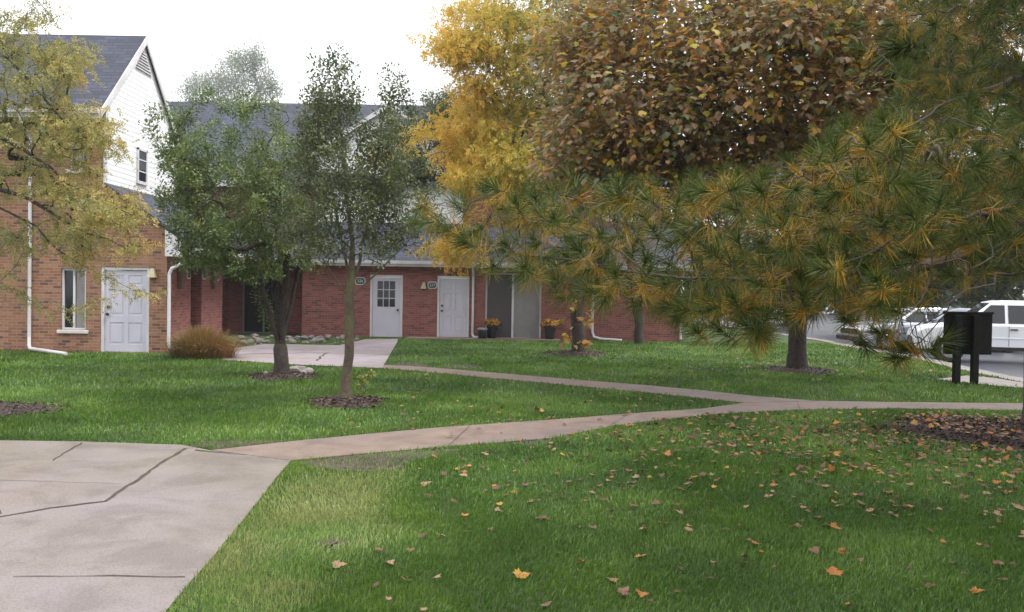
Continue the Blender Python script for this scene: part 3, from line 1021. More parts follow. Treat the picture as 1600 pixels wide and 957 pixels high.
# upper storey
GXC = D(611, 167, YU).x
gx0, gx1 = GXC - 2.65, GXC + 2.65
win_px = [(289, 310)]
uh = [(-11.9, -11.05, 4.1, 5.1), (-9.3, -8.3, 4.25, 5.1), (.6, 1.7, 4.25, 5.1), (3.4, 4.5, 4.25, 5.1)]
m = wall_with_holes(YU, -14.5, gx0, 3.6, 5.42, uh[:2], .2)
k = wall_with_holes(YU, gx1, XR, 3.6, 5.42, uh[2:], .2)
m.build('upper_wall', M_BRICK2, mid, fixn=False)
k.build('upper_wall', M_BRICK2, mid, fixn=False)
for a, b, c, d in uh:
    framed_window(mid, a, b, c, d, YU, mull=((a + b) / 2,))
gpoly = [(gx0, 3.6), (gx1, 3.6), (gx1, 6.42), (GXC, 8.14), (gx0, 6.42)]
MB().prism([(u, YU + .02, z) for u, z in gpoly], (0, .2, 0)).build('gable_backing', M_SIDING, mid)
lap_siding(gpoly, lambda u, z, d: (u, YU - d, z)).build('siding', M_SIDING, mid, fixn=False)
mv = MB()
for i in range(8):
    z = 7.05 + i * .085
    hw = .85 * (1 - i * .085 / .75)
    mv.box(GXC - hw, GXC + hw, YU - .055, YU - .016, z, z + .032)
v_ = mv.build('attic_vent', M_WHITE, mid)
MB().prism([(GXC - .88, YU - .02, 7.05), (GXC + .88, YU - .02, 7.05), (GXC, YU - .02, 7.8)], (0, .003, 0)).build('vent_opening', M_GREYPLASTIC, v_)
framed_window(mid, GXC - .55, GXC + .55, 4.6, 5.7, YU - .14, mull=(GXC,), sill=False)
m = MB()
for sgn in (-1, 1):
    a = GXC + sgn * 3.0
    za = 8.28 - 3.0 * (8.14 - 6.42) / 2.65
    m.prism([(GXC, YU - .3, 8.28), (a, YU - .3, za), (a, 36, za), (GXC, 36, 8.28)], (0, 0, -.1))
m.build('gable_roof', M_SHINGLE, mid)
m = MB()
for sgn in (-1, 1):
    a = GXC + sgn * 3.0
    za = 8.26 - 3.0 * (8.14 - 6.42) / 2.65
    m.prism([(GXC, YU - .335, 8.26), (a, YU - .335, za), (a, YU - .335, za - .18), (GXC, YU - .335, 8.08)], (0, .03, 0))
m.build('gable_fascia', M_WHITE, mid)
m = MB()
m.prism([(-15, YU - .4, 5.4), (XR + .4, YU - .4, 5.4), (XR + .4, 36, 8.98), (-15, 36, 8.98)], (0, 0, -.12))
m.prism([(-15, 40, 5.0), (XR + .4, 40, 5.0), (XR + .4, 36.01, 8.98), (-15, 36.01, 8.98)], (0, 0, -.12))
m.build('roof', M_SHINGLE, mid)
for a, b in ((-15, gx0 - .3), (gx1 + .3, XR + .4)):
    MB().box(a, b, YU - .43, YU - .405, 5.16, 5.37).build('eave_fascia', M_WHITE, mid)
MB().prism([(XR, YU, 3.6), (XR, YU, 5.3), (XR, 36, 8.8), (XR, 40, 5.0), (XR, 40, -.1), (XR, YU + .2, -.1)], (-.1, 0, 0)).build('end_wall', M_BRICK2, mid)

# planters, small container and rocks by the wall
def planter(px, label, s=1.0):
    c = Vector((CX(px), YM - .28, .05))
    t = thing('flower_pot', label, 'planter', c, 'black pots of mums beside the sliding door')
    MB().lathe(c.x, c.y, [(.13 * s, .05), (.15 * s, .2), (.19 * s, .42), (.2 * s, .45), (.17 * s, .45), (.16 * s, .40)], 18).build('pot', M_POT, t, smooth=True)
    n = 420
    dd = rand_dirs(n)
    dd[:, 2] = np.abs(dd[:, 2]) * .9 - .12
    r = RNG.uniform(.6, 1.05, n)[:, None]
    pos = np.array([c.x, c.y, .52]) + dd * r * np.array([.3, .26, .24])
    tint = np.where(RNG.uniform(size=n) < .3, RNG.uniform(0, .2, n), RNG.uniform(.4, 1, n))
    scatter('flowers', [(-.5, -.5, 0), (.5, -.5, 0), (.5, .5, 0), (-.5, .5, 0)], [(0, 1, 2, 3)], pos, rand_dirs(n), dd + rand_dirs(n) * .5, np.full(n, .055), tint, L_MUM, t)
    return t


planter(770, 'black pot of orange and yellow mums left of the sliding patio door')
planter(859, 'black pot of yellow mums right of the sliding patio door', 1.08)
c = Vector((CX(755), YM - .55, .05))
t = thing('storage_pail', 'small dark pail with grey lid in front of the left flower pot', 'pail', c)
MB().lathe(c.x, c.y, [(.13, .05), (.15, .3), (.155, .33)], 18).build('bucket', M_POT, t, smooth=True)
MB().lathe(c.x, c.y, [(.17, .335), (.17, .37), (.1, .40), (.03, .405)], 18).build('lid', M_GREYPLASTIC, t)


def rock_mesh(name, seed):
    bm = bmesh.new()
    bmesh.ops.create_icosphere(bm, subdivisions=2, radius=1)
    r = random.Random(seed)
    ax = [Vector((r.gauss(0, 1), r.gauss(0, 1), r.gauss(0, 1))).normalized() for _ in range(7)]
    for v in bm.verts:
        for a in ax:
            dd = v.co.dot(a) - .62
            if dd > 0: v.co -= a * dd * .8
        v.co *= r.uniform(.96, 1.04)
    me = bpy.data.meshes.new(name)
    bm.to_mesh(me)
    bm.free()
    return me


RM = [rock_mesh('rock', i) for i in range(5)]
for r_ in RM: r_.materials.append(M_ROCK)
for i in range(70):
    px = random.uniform(372, 560)
    py = random.uniform(527, 538.5 if px > 420 else 545)
    p = G(px, py)
    o = bpy.data.objects.new('rock', RM[i % 5])
    s = random.uniform(.05, .12)
    o.location = (p.x, min(p.y, YM - .15), s * .4)
    o.scale = (s * 1.3, s, s * .75)
    o.rotation_euler = (random.uniform(-.3, .3), random.uniform(-.3, .3), random.uniform(0, 6))
    COL.objects.link(o)
    tag(o, 'grey landscaping rock in the bed between patio and brick wall', 'rock', 'rocks in the bed along the brick wall')
for i, (px, py, s, lb) in enumerate([(458, 586, .10, 'tan stone touching the multi-stemmed trunk'), (468, 584, .12, 'largest pale stone beside the multi-stemmed trunk'), (482, 588, .10, 'white stone at the right rim of the mulch ring'), (473, 589, .07, 'small pale stone at the front of the mulch ring'), (416, 590, .06, 'small brown stone left of the multi-stemmed trunk')]):
    p = G(px, py)
    o = bpy.data.objects.new('stone', RM[i % 5].copy())
    o.data.materials.clear()
    o.data.materials.append(mat_noise('pale_stone', (.2, .175, .16), (.36, .33, .31), 6, .8) if 'pale_stone' not in MATS else MATS['pale_stone'])
    o.location = (p.x, p.y, .05 + s * .3)
    o.scale = (s * 1.3, s, s * .8)
    o.rotation_euler = (0, 0, i * 1.3)
    COL.objects.link(o)
    tag(o, lb, 'stone', 'stones round the multi-stemmed tree')

# fountain grass beside the side wall
c = G(316, 560)
t = thing('ornamental_grass', 'orange tan ornamental grass clump below the brick side wall', 'plant', c)
n = 3600
a = RNG.uniform(0, 6.283, n)
lean = RNG.uniform(.05, 1.0, n)
r0 = (.12 + .45 * lean) * np.sqrt(RNG.uniform(0.1, 1, n))
base = np.stack([c.x + r0 * np.cos(a) * 1.35, c.y + r0 * np.sin(a), np.zeros(n)], 1)
out = np.stack([np.cos(a), np.sin(a), np.zeros(n)], 1) + RNG.normal(size=(n, 3)) * np.array([.35, .35, 0])
Ln = RNG.uniform(.35, .82, n)[:, None]
mid_ = base + out * Ln * .28 * lean[:, None] + np.array([0, 0, 1]) * Ln * (.6 - .15 * lean[:, None])
tip = base + out * Ln * .7 * lean[:, None] + np.array([0, 0, 1]) * Ln * (.95 - .6 * lean[:, None] ** 2)
sd2 = norm(np.cross(out, [0, 0, 1])) * .006
v = np.stack([base - sd2, base + sd2, mid_ + sd2, mid_ - sd2, tip + sd2 * .4, tip - sd2 * .4], 1).reshape(-1, 3)
k = (np.arange(n) * 6)[:, None]
f = np.stack([np.concatenate([k, k + 1, k + 2, k + 3], 1), np.concatenate([k + 3, k + 2, k + 4, k + 5], 1)], 1).reshape(-1, 4)
mesh_np('blades', v, f, L_FOUNT, t, np.repeat(np.clip(RNG.normal(.5, .22, n) + .35 * (base[:, 0] - c.x), 0, 1), 2))

# ------------------------------------------------------------------ sign board
p1, p2 = G(1491, 598), G(1518.5, 602)
sy = (p1.y + p2.y) / 2
t = thing('sign_board', 'dark brown notice board on two posts seen from behind beside the parking lot', 'sign', ((p1.x + p2.x) / 2, sy, 0))
bx0, bx1 = D(1475, 520, sy).x, D(1549, 520, sy).x
bz0, bz1 = D(1510, 554, sy).z, D(1510, 491, sy).z
MB().box(bx0, bx1, sy - .03, sy + .03, bz0, bz1).build('board', M_DARKWOOD, t, bevel=.006)
m = MB().box(bx0 - .02, bx1 + .02, sy - .045, sy + .045, bz1 + .001, bz1 + .045)
m.build('cap', M_DARKWOOD, t, bevel=.006)
for pxx in (1491, 1519):
    p = D(pxx, 560, sy)
    MB().box(p.x - .058, p.x + .058, sy - .15, sy - .033, 0, bz1 - .02).build('post', M_DARKWOOD, t, bevel=.008)

# ------------------------------------------------------------------ cars
def make_car(label, loc, heading, paint, suv=False, name='parked_car'):
    """front towards +x in its own frame, then turned by heading"""
    t = thing(name, label, 'car', (0, 0, 0))
    Lh, w = (2.35, .93) if suv else (2.3, .88)
    hb, ht = (1.05, 1.72) if suv else (.88, 1.42)
    wr = .36 if suv else .31
    xf, xb = 1.42, -1.4
    arch = wr + .06

    def arc(cx):
        return [(cx + arch * math.cos(a), wr + arch * math.sin(a)) for a in [math.pi * i / 8 for i in range(9)]]
    low = .34 if suv else .24
    fx = Lh
    prof = [(-Lh, low + .12), (-Lh - .03, .6), (-Lh + .02, hb - .02), (-Lh + .25, hb + .03)]
    prof += [(1.0, hb + .02), (1.35, hb), (fx - .3, hb - .09), (fx - .06, hb - .2), (fx, hb - .4), (fx - .02, low + .1), (fx - .12, low)]
    for x, z in arc(xf):
        if z > low: prof.append((x, z))
    for x, z in arc(xb):
        if z > low: prof.append((x, z))
    prof.append((-Lh + .1, low))
    m = MB().prism([(x, -w, z) for x, z in prof], (0, 2 * w, 0))
    b = m.build('body', paint, t, bevel=.05, smooth=False)
    # cabin: tapered loft
    cab = [(-Lh + .12, hb), (-Lh + .35, ht - .04), (-Lh + .7, ht), (.15, ht), (.4, ht - .05), (1.15, hb)] if suv else [(-1.75, hb), (-1.05, ht - .03), (-.6, ht), (.1, ht), (.3, ht - .04), (1.15, hb)]
    n = len(cab)
    m = MB()
    ys = [w - .03 - .2 * (z - hb) / (ht - hb) for x, z in cab]
    for sgn in (-1, 1):
        m.v += [(x, sgn * y, z) for (x, z), y in zip(cab, ys)]
    m.f += [tuple(range(n)), tuple(range(2 * n - 1, n - 1, -1))]
    m.f += [(i, i + 1, n + i + 1, n + i) for i in range(n - 1)]
    m.build('cabin', paint, t, bevel=.03)
    # side glass: two panes per side, windscreen and rear glass
    def gy(z): return w - .03 - .2 * (z - hb) / (ht - hb) + .004
    zb, zt = hb + .05, ht - .13
    if suv:
        panes = [((.08, .92), (.08, .42)), ((-.9, 0.0), (-.9, 0.0)), ((-2.02, -.98), (-1.88, -.98))]
    else:
        panes = [((.0, .95), (.0, .32)), ((-1.35, -.07), (-.85, -.07))]
    for sgn in (-1, 1):
        for (a0, a1), (c0, c1) in panes:
            m = MB()
            m.prism([(a0, sgn * gy(zb), zb), (a1, sgn * gy(zb), zb), (c1, sgn * gy(zt), zt), (c0, sgn * gy(zt), zt)], (0, sgn * .006, 0))
            m.build('side_window', M_GLASS, t)
        hx = [-.02] if not suv else [.0, -.95]
        for x in hx:
            MB().box(x - .22, x - .04, sgn * (w + .004), sgn * (w + .035), hb - .13, hb - .095).build('door_handle', M_TRIM, t, bevel=.01)
        MB().prism([(.85, sgn * (w - .02), hb + .02), (1.0, sgn * (w - .02), hb + .02), (.98, sgn * (w - .02), hb + .17), (.86, sgn * (w - .02), hb + .17)], (0, sgn * .2, 0)).build('wing_mirror', paint, t, bevel=.03)
        MB().box(-.98, .98, sgn * (w + .003), sgn * (w + .012), low + .02, low + .12).build('sill_trim', M_TRIM, t)
        MB().prism([(fx - .34, sgn * (w + .003), hb - .14), (fx - .07, sgn * (w - .03), hb - .24), (fx - .06, sgn * (w - .03), hb - .36), (fx - .36, sgn * (w + .003), hb - .3)], (.0, -sgn * .1, 0)).build('headlight', M_LAMP, t)
    for sgn in (-1, 1):
        for x in (1.02, -.01, -1.0):
            MB().box(x - .006, x + .006, sgn * (w - .01), sgn * (w + .003), low + .14, hb - .03).build('panel_gap', M_TRIM, t)
        MB().box(-1.9, 1.9, sgn * (w + .001), sgn * (w + .012), (low + hb) / 2 - .02, (low + hb) / 2 + .02).build('rub_strip', M_TRIM if not suv else paint, t, bevel=.005)
    MB().box(fx - .05, fx + .05, -w + .06, w - .06, low + .04, low + .2).build('bumper', M_TRIM, t, bevel=.03)
    ws = MB().prism([(1.1, -(w - .14), hb + .04), (1.1, w - .14, hb + .04), (.43, w - .27, ht - .09), (.43, -(w - .27), ht - .09)], (.012, 0, .014))
    ws.build('windscreen', M_GLASS, t)
    MB().box(fx + .002, fx + .014, -.55, .55, .5, .68).build('grille', M_TRIM, t)
    for x in (xf, xb):
        for sgn in (-1, 1):
            y0 = sgn * (w - .2)
            y1 = sgn * (w + .01)
            tyre = MB().tube([(x, y0, wr), (x, y0 + sgn * .03, wr), (x, y1 - sgn * .03, wr), (x, y1, wr)], [wr - .03, wr, wr, wr - .03], 28)
            wh = tyre.build('wheel', M_RUBBER, t)
            MB().tube([(x, y1, wr), (x, y1 + sgn * .012, wr)], [wr * .66, wr * .62], 20).build('rim', M_RIM, wh)
    t.location = loc
    t.rotation_euler = (0, 0, heading)
    return t


LOT = -.15


# car: image of front wheel and heading; front to the left of the picture
def put_car(label, px, py, heading, paint, suv=False):
    p = G(px, py, LOT)
    fwd = Vector((math.cos(heading), math.sin(heading), 0))
    side = Vector((-math.sin(heading), math.cos(heading), 0))
    # px,py = contact of the near front wheel (left side of the car when it faces -x)
    c = Vector((p.x, p.y, LOT)) - fwd * 1.42 - side * (.8)
    return make_car(label, c, heading, paint, suv)


put_car('white van bodied car parked behind the dark notice board', 1483, 566, rad(180 - 18), M_CARWHITE, True)
put_car('silver car with its bonnet showing through the lowest pine branches', 1384, 547, rad(180 + 8), M_CARSILVER)
put_car('grey car with only its windscreen and roof showing past the notice board', 1432, 548, rad(180 - 8), M_CARBLUE)


# ------------------------------------------------------------------ trees
class Skel:
    def __init__(s):
        s.p, s.par, s.tgt = [], [], []

    def path(s, pts, parent=-1, step=.25, jit=0.0):
        pts = [Vector(p) for p in pts]
        if parent < 0:
            s.p.append(np.array(pts[0])); s.par.append(-1); s.tgt.append(-1)
            last = len(s.p) - 1
        else:
            last = parent
        for a, b in zip(pts, pts[1:]):
            k = max(1, int((b - a).length / step))
            for i in range(1, k + 1):
                q = np.array(a.lerp(b, i / k)) + RNG.normal(size=3) * jit * (i < k)
                s.p.append(q); s.par.append(last); s.tgt.append(-1)
                last = len(s.p) - 1
        return last

    def nearest(s, q):
        P = np.array(s.p)
        return int(np.argmin(np.linalg.norm(P - np.array(q), axis=1)))

    def grow(s, targets, root, up=.15, step=.25, jit=.03, away=.55, zpen=.4, minidx=0, lead=.35):
        """join every target to the nearest limb, nearest to the root first"""
        T = np.asarray(targets)
        root = np.array(root)
        order = np.argsort(np.linalg.norm(T - root, axis=1))
        for ti in order:
            t = T[ti]
            P = np.array(s.p[minidx:])
            d = np.linalg.norm(P - t, axis=1)
            dr = np.linalg.norm(P - root, axis=1)
            cost = d + away * np.maximum(0, dr - np.linalg.norm(t - root)) * 2 + zpen * np.maximum(0, P[:, 2] - t[2])
            i = int(np.argmin(cost)) + minidx
            p = s.p[i]
            L = np.linalg.norm(t - p)
            if L < 1e-3: continue
            pd = p - s.p[s.par[i]] if s.par[i] >= 0 else np.array([0, 0, 1.])
            pd = pd / max(np.linalg.norm(pd), 1e-6)
            c = p + pd * L * lead + np.array([0, 0, 1]) * L * up
            n = max(2, int(L / step))
            last = i
            for k in range(1, n + 1):
                u = k / n
                q = (1 - u) ** 2 * p + 2 * u * (1 - u) * c + u * u * t
                if k < n: q = q + RNG.normal(size=3) * jit
                s.p.append(q); s.par.append(last); s.tgt.append(int(ti))
                last = len(s.p) - 1

    def finish(s, r0, rmin=.006, pw=.5, rexp=None):
        n = len(s.p)
        par = np.array(s.par)
        kids = [[] for _ in range(n)]
        for i in range(n):
            if par[i] >= 0: kids[par[i]].append(i)
        tips = np.zeros(n)
        dist = np.zeros(n)
        P = np.array(s.p)
        for i in range(n - 1, -1, -1):
            if not kids[i]: tips[i] = 1
            if par[i] >= 0:
                tips[par[i]] += tips[i]
                dist[par[i]] = max(dist[par[i]], dist[i] + np.linalg.norm(P[i] - P[par[i]]))
        s.tips, s.dist, s.kids, s.P = tips, dist, kids, P
        s.r = np.maximum(rmin, r0 * (tips / tips[0]) ** pw)
        # taper the last metre of every twig
        return s

    def mesh(s, name, mat, parent, flare=0.0, minr=0.0, sides=6):
        m = MB()
        roots = [i for i in range(len(s.p)) if s.par[i] < 0]
        stack = [(None, r) for r in roots]
        while stack:
            prev, i = stack.pop()
            chain = [i] if prev is None else [prev, i]
            rr = [s.r[i]] if prev is None else [min(s.r[i] * 1.05, s.r[prev]), s.r[i]]
            cur = i
            while s.kids[cur]:
                ks = sorted(s.kids[cur], key=lambda k: -s.tips[k])
                for k in ks[1:]:
                    if s.r[k] >= minr: stack.append((cur, k))
                cur = ks[0]
                chain.append(cur)
                rr.append(s.r[cur])
            if len(chain) < 2: continue
            pts = [Vector(s.P[c]) for c in chain]
            if prev is None and flare:
                for j, p in enumerate(pts):
                    h = (p - pts[0]).length
                    rr[j] *= 1 + flare * math.exp(-h / .12)
            rr[-1] *= .5
            m.tube(pts, rr, 10 if rr[0] > .05 else (sides if rr[0] > .012 else 4), caps=False)
        o = m.build(name, mat, parent, smooth=True, fixn=False)
        return o

    def twig_points(s, per_m, maxdist=1e9, maxtips=1e9):
        """points along the outer twigs with their directions and target ids"""
        pos, dr, tg, di = [], [], [], []
        for i in range(len(s.p)):
            q = s.par[i]
            if q < 0 or s.dist[i] > maxdist or s.tips[i] > maxtips: continue
            a, b = s.P[q], s.P[i]
            L = np.linalg.norm(b - a)
            k = RNG.poisson(L * per_m)
            if k == 0: continue
            u = RNG.uniform(size=(k, 1))
            pos.append(a + (b - a) * u)
            dr.append(np.repeat((b - a)[None] / max(L, 1e-6), k, 0))
            tg.append(np.full(k, s.tgt[i]))
            di.append(s.dist[i] + L * (1 - u[:, 0]))
        return np.concatenate(pos), np.concatenate(dr), np.concatenate(tg), np.concatenate(di)


def ell(cx, cy, rx, ry, Y, dY, n, edge=0.33):
    """n points filling an ellipse of the picture at depth Y +- dY (a real, deep lump)"""
    out = []
    a = RNG.uniform(0, 6.283, n)
    b = np.arcsin(RNG.uniform(-1, 1, n))
    r = RNG.uniform(0, 1, n) ** edge
    for i in range(n):
        x = cx + rx * r[i] * math.cos(a[i]) * math.cos(b[i])
        z = cy + ry * r[i] * math.sin(a[i]) * math.cos(b[i])
        out.append(np.array(D(x, z, Y + dY * r[i] * math.sin(b[i]))))
    return out


LEAF_V = [(0, 0, 0), (.35, -.27, .05), (.72, -.2, .04), (1, 0, -.06), (.72, .2, .04), (.35, .27, .05)]
LEAF_F = [(0, 1, 2, 3), (0, 3, 4, 5)]
LET_V = [(0, 0, 0), (.5, -.24, .03), (1, 0, 0), (.5, .24, .03)]
LET_F = [(0, 1, 2, 3)]
# five-lobed maple leaf, fan of triangles round a centre
ml = [(0, 0), (-.02, .16), (-.10, .34), (.10, .33), (.16, .52), (.28, .42), (.42, .56), (.48, .36), (.52, .22), (.68, .26), (.78, .12), (1.0, 0)]
out_ = ml + [(x, -y) for x, y in ml[-2:0:-1]]
MAPLE_V = [(.3, 0, .06)] + [(x, y, .05 - .35 * y * y - .12 * (x - .3) ** 2) for x, y in out_]
MAPLE_F = [(0, 1 + i, 1 + (i + 1) % len(out_)) for i in range(len(out_))]


def simple_leaves(sk, name, parent, mat, per_m, size, maxdist, spread, tv=LEAF_V, tf=LEAF_F, droop=0.2, tone=(.5, .2), clump=.15, maxtips=1e9, flat=.8, along=.5, tonefn=None, sizevar=.3):
    pos, dr, tg, di = sk.twig_points(per_m, maxdist, maxtips)
    n = len(pos)
    rd = rand_dirs(n)
    perp = norm(rd - dr * np.sum(rd * dr, 1, keepdims=True))
    fw = norm(dr * along + perp + np.array([0, 0, -droop]))
    pos = pos + perp * RNG.uniform(0, 1, (n, 1)) * spread + rand_dirs(n) * spread * .3
    nr = np.array([0, 0, flat]) + rand_dirs(n) * .6
    ct = RNG.normal(0, clump, int(tg.max()) + 2)
    tint = np.clip(RNG.normal(tone[0], tone[1], n) + ct[tg], 0, 1)
    if tonefn is not None: tint = np.clip(tint + tonefn(pos), 0, 1)
    return scatter(name, tv, tf, pos, fw, nr, size * RNG.uniform(1 - sizevar, 1 + sizevar, n), tint, mat, parent)


def pinnate(sk, name, parent, mat, per_m, flen, leaf, pairs, maxdist, tone=(.5, .2), clump=.2, droop=.7, tonefn=None, loose=.2):
    """fronds of paired leaflets hanging from the twigs"""
    pos, dr, tg, di = sk.twig_points(per_m, maxdist)
    n = len(pos)
    fw = norm(dr * .4 + rand_dirs(n) * .9 + np.array([0, 0, -droop]))
    pos = pos + rand_dirs(n) * (loose * RNG.uniform(0, 1, n) ** .6)[:, None] * np.array([1, 1, .42])
    L = flen * RNG.uniform(.6, 1.3, n)
    ct = RNG.normal(0, clump, int(tg.max()) + 2)
    tn = RNG.normal(tone[0], tone[1], n) + ct[tg]
    if tonefn is not None: tn = tn + tonefn(pos)
    side = norm(np.cross(fw, rand_dirs(n)))
    P, FW, NR, T = [], [], [], []
    for k in range(pairs):
        u = (k + .6) / pairs
        q = pos + fw * (L * u)[:, None] + np.array([0, 0, -1]) * (L * u * u * .25)[:, None]
        for sg in (-1, 1):
            P.append(q)
            FW.append(side * sg + fw * .5 + np.array([0, 0, -.3]) + RNG.normal(size=(n, 3)) * .25)
            NR.append(np.cross(fw, side) + RNG.normal(size=(n, 3)) * .4)
            T.append(np.clip(tn + RNG.normal(0, .07, n), 0, 1))
    P, FW, NR, T = map(np.concatenate, (P, FW, NR, T))
    return scatter(name, LET_V, LET_F, P, FW, NR, leaf * RNG.uniform(.7, 1.3, len(P)), T, mat, parent)


# ---- multi-stemmed crabapple (A)
t = thing('crabapple_tree', 'green multi-stemmed crabapple with upswept shoots and a forked trunk', 'tree', TA)
sk = Skel()
fork = D(438, 545, TA.y)
f0 = sk.path([TA, TA.lerp(fork, .5) + Vector((.01, 0, 0)), fork], step=.15, jit=.004)
stems = []
for px, py, dy in [(405, 430, -.3), (425, 410, .3), (450, 400, -.2), (470, 410, .35), (388, 400, .5), (440, 380, .8)]:
    a = D(px, py, TA.y + dy)
    q = fork.lerp(a, .45) + Vector((0, 0, -.06))
    stems.append(sk.path([fork, q, a], f0, .18, .012))
n_stem = len(sk.p)
Y = TA.y
tips = [(232, 176, -.4), (300, 168, 0), (330, 146, .5), (370, 152, -.2), (383, 170, .4), (414, 163, .1), (452, 188, .5), (262, 225, .3), (345, 190, -.6), (430, 210, -.6), (290, 250, -.7), (480, 250, .2), (405, 215, .8), (318, 215, .9), (275, 185, .6)]
tg = [np.array(D(a, b, Y + c)) for a, b, c in tips]
sk.grow([np.array(D(360 + random.uniform(-90, 110), 330 + random.uniform(-50, 60), Y + random.uniform(-1.2, 1.2))) for _ in range(38)], fork, up=.1, step=.2, jit=.02)
nb = len(sk.p)
sk.grow(tg, fork, up=.05, step=.2, jit=.015, lead=.2)
shoot = [np.array(D(a + 14 * k + random.uniform(-14, 14), b + 32 * k + random.uniform(-8, 8), Y + c + random.uniform(-.25, .25))) for a, b, c in tips for k in (.5, 1, 1.6, 2.3, 3)]
sk.grow(shoot, fork, up=.05, step=.15, jit=.01, lead=.2)
sk.grow(ell(370, 340, 125, 105, Y, 1.5, 210) + ell(375, 392, 85, 48, Y - .3, 1.2, 54) + ell(440, 395, 62, 45, Y, 1.0, 30) + ell(290, 275, 50, 65, Y, 1.0, 40), fork, up=.12, step=.2, jit=.02)
sk.finish(.125, .003, .66)
sk.r[f0 + 1:n_stem] = np.maximum(sk.r[f0 + 1:n_stem], .042)
sk.mesh('trunk', M_BARK_D, t, flare=.35)
simple_leaves(sk, 'crown', t, L_CRAB, 430, .052, 1.7, .15, tone=(.5, .16), clump=.16, droop=.1)

# ---- slim crabapple (B)
t = thing('crabapple_tree', 'slim dark green crabapple with a crooked mossy trunk and tall top shoots', 'tree', TB)
sk = Skel()
Y = TB.y
P = [TB, D(541, 590, Y), D(546, 540, Y), D(547, 500, Y), D(545, 465, Y)]
f0 = sk.path(P, step=.15, jit=.006)
fork = P[-1]
for pts in ([(530, 445, -.1), (513, 420, -.2), (490, 380, -.3), (455, 330, -.4)], [(550, 430, .1), (548, 360, .1), (535, 240, .0), (530, 140, 0)], [(556, 430, .2), (575, 340, .3), (590, 230, .3), (612, 130, .3)],
            [(575, 440, .3), (610, 405, .5), (640, 375, .6), (690, 330, .7)], [(543, 420, .6), (525, 330, 1.0), (500, 220, 1.0), (488, 130, 1.0)]):
    sk.path([fork] + [D(a, b, Y + c) for a, b, c in pts], f0, .18, .012)
tips = [(483, 95), (533, 73), (546, 115), (621, 104), (628, 148), (471, 151), (510, 105), (560, 160), (600, 130), (520, 160), (492, 165), (550, 95), (640, 160), (470, 205), (606, 165)]
sk.grow([np.array(D(a, b, Y + random.uniform(-.3, .6))) for a, b in tips], fork, up=.05, step=.18, jit=.012, lead=.2)
sk.grow([np.array(D(a + (540 - a) * .06 * k + random.uniform(-10, 10), b + 28 * k, Y + random.uniform(-.3, .6))) for a, b in tips for k in (.5, 1, 1.6, 2.4)], fork, up=.05, step=.15, jit=.01, lead=.2)
sk.grow(ell(525, 270, 75, 110, Y + .2, 1.1, 120) + ell(530, 360, 110, 55, Y + .2, 1.1, 76) + ell(650, 300, 50, 50, Y + .6, .7, 22) + ell(595, 300, 48, 120, Y + .2, .9, 50) + ell(640, 350, 60, 45, Y + .5, .6, 34) + ell(610, 300, 50, 70, Y + .4, .7, 24) + ell(520, 175, 55, 60, Y + .2, .6, 34) + ell(480, 330, 50, 80, Y, .8, 30) + ell(560, 330, 80, 80, Y + .6, .9, 60) + ell(600, 260, 40, 80, Y + .4, .7, 26) + ell(500, 250, 60, 90, Y + .5, .9, 50), fork, up=.12, step=.18, jit=.015)
sk.finish(.066, .0025, .6)
sk.mesh('trunk', M_BARK_M, t, flare=.9)
simple_leaves(sk, 'crown', t, L_CRAB2, 270, .047, 1.3, .14, tone=(.45, .18), clump=.18, droop=.1)
# suckers at its foot
c = G(562, 628)
t = thing('sapling', 'yellow green suckers sprouting at the foot of the slim crabapple', 'plant', c)
sk = Skel()
sk.path([c, c + Vector((.01, 0, .05))], step=.03)
sk.grow([np.array(c) + np.array([random.uniform(-.06, .18), random.uniform(-.1, .1), random.uniform(.12, .42)]) for _ in range(14)], c, up=.2, step=.05, jit=.004)
sk.finish(.008, .003)
sk.mesh('stem', M_BARK_M, t)
simple_leaves(sk, 'foliage', t, mat_leaf('sucker_leaf', [(0, (.14, .18, .03)), (1, (.34, .32, .05))], .5, .35), 70, .06, .3, .025, clump=.05)

# ---- dark green tree behind, long limb to the left
b0 = G(1000, 538)
t = thing('green_tree', 'dark green tree whose long limb reaches left between the slim crabapple and the golden locust', 'tree', b0)
sk = Skel()
Y = b0.y
f0 = sk.path([b0, D(990, 430, Y), D(960, 330, Y)], step=.3, jit=.02)
l1 = sk.path([D(960, 330, Y), D(880, 270, Y - 1), D(800, 225, Y - 1.5), D(720, 215, Y - 1.8), D(640, 240, Y - 2)], f0, .3, .04)
sk.path([D(960, 330, Y), D(900, 240, Y), D(800, 180, Y - .6), D(720, 150, Y - 1)], f0, .3, .04)
sk.path([D(960, 330, Y), D(980, 230, Y), D(970, 130, Y)], f0, .3, .04)
sk.grow(ell(680, 225, 88, 72, Y - 1.8, 1.6, 130) + ell(700, 165, 45, 32, Y - 1.2, 1.0, 30) + ell(640, 268, 50, 28, Y - 2, 1.2, 40) + ell(740, 250, 60, 45, Y - 1.5, 1.3, 40) + ell(900, 200, 100, 110, Y, 2.5, 60), D(960, 330, Y), up=.08, step=.25, jit=.03)
sk.finish(.15, .005, .66)
sk.mesh('trunk', M_BARK_D, t, flare=.3)
simple_leaves(sk, 'crown', t, L_CRAB2, 420, .07, 2.2, .3, tone=(.42, .18), clump=.2, droop=.25)

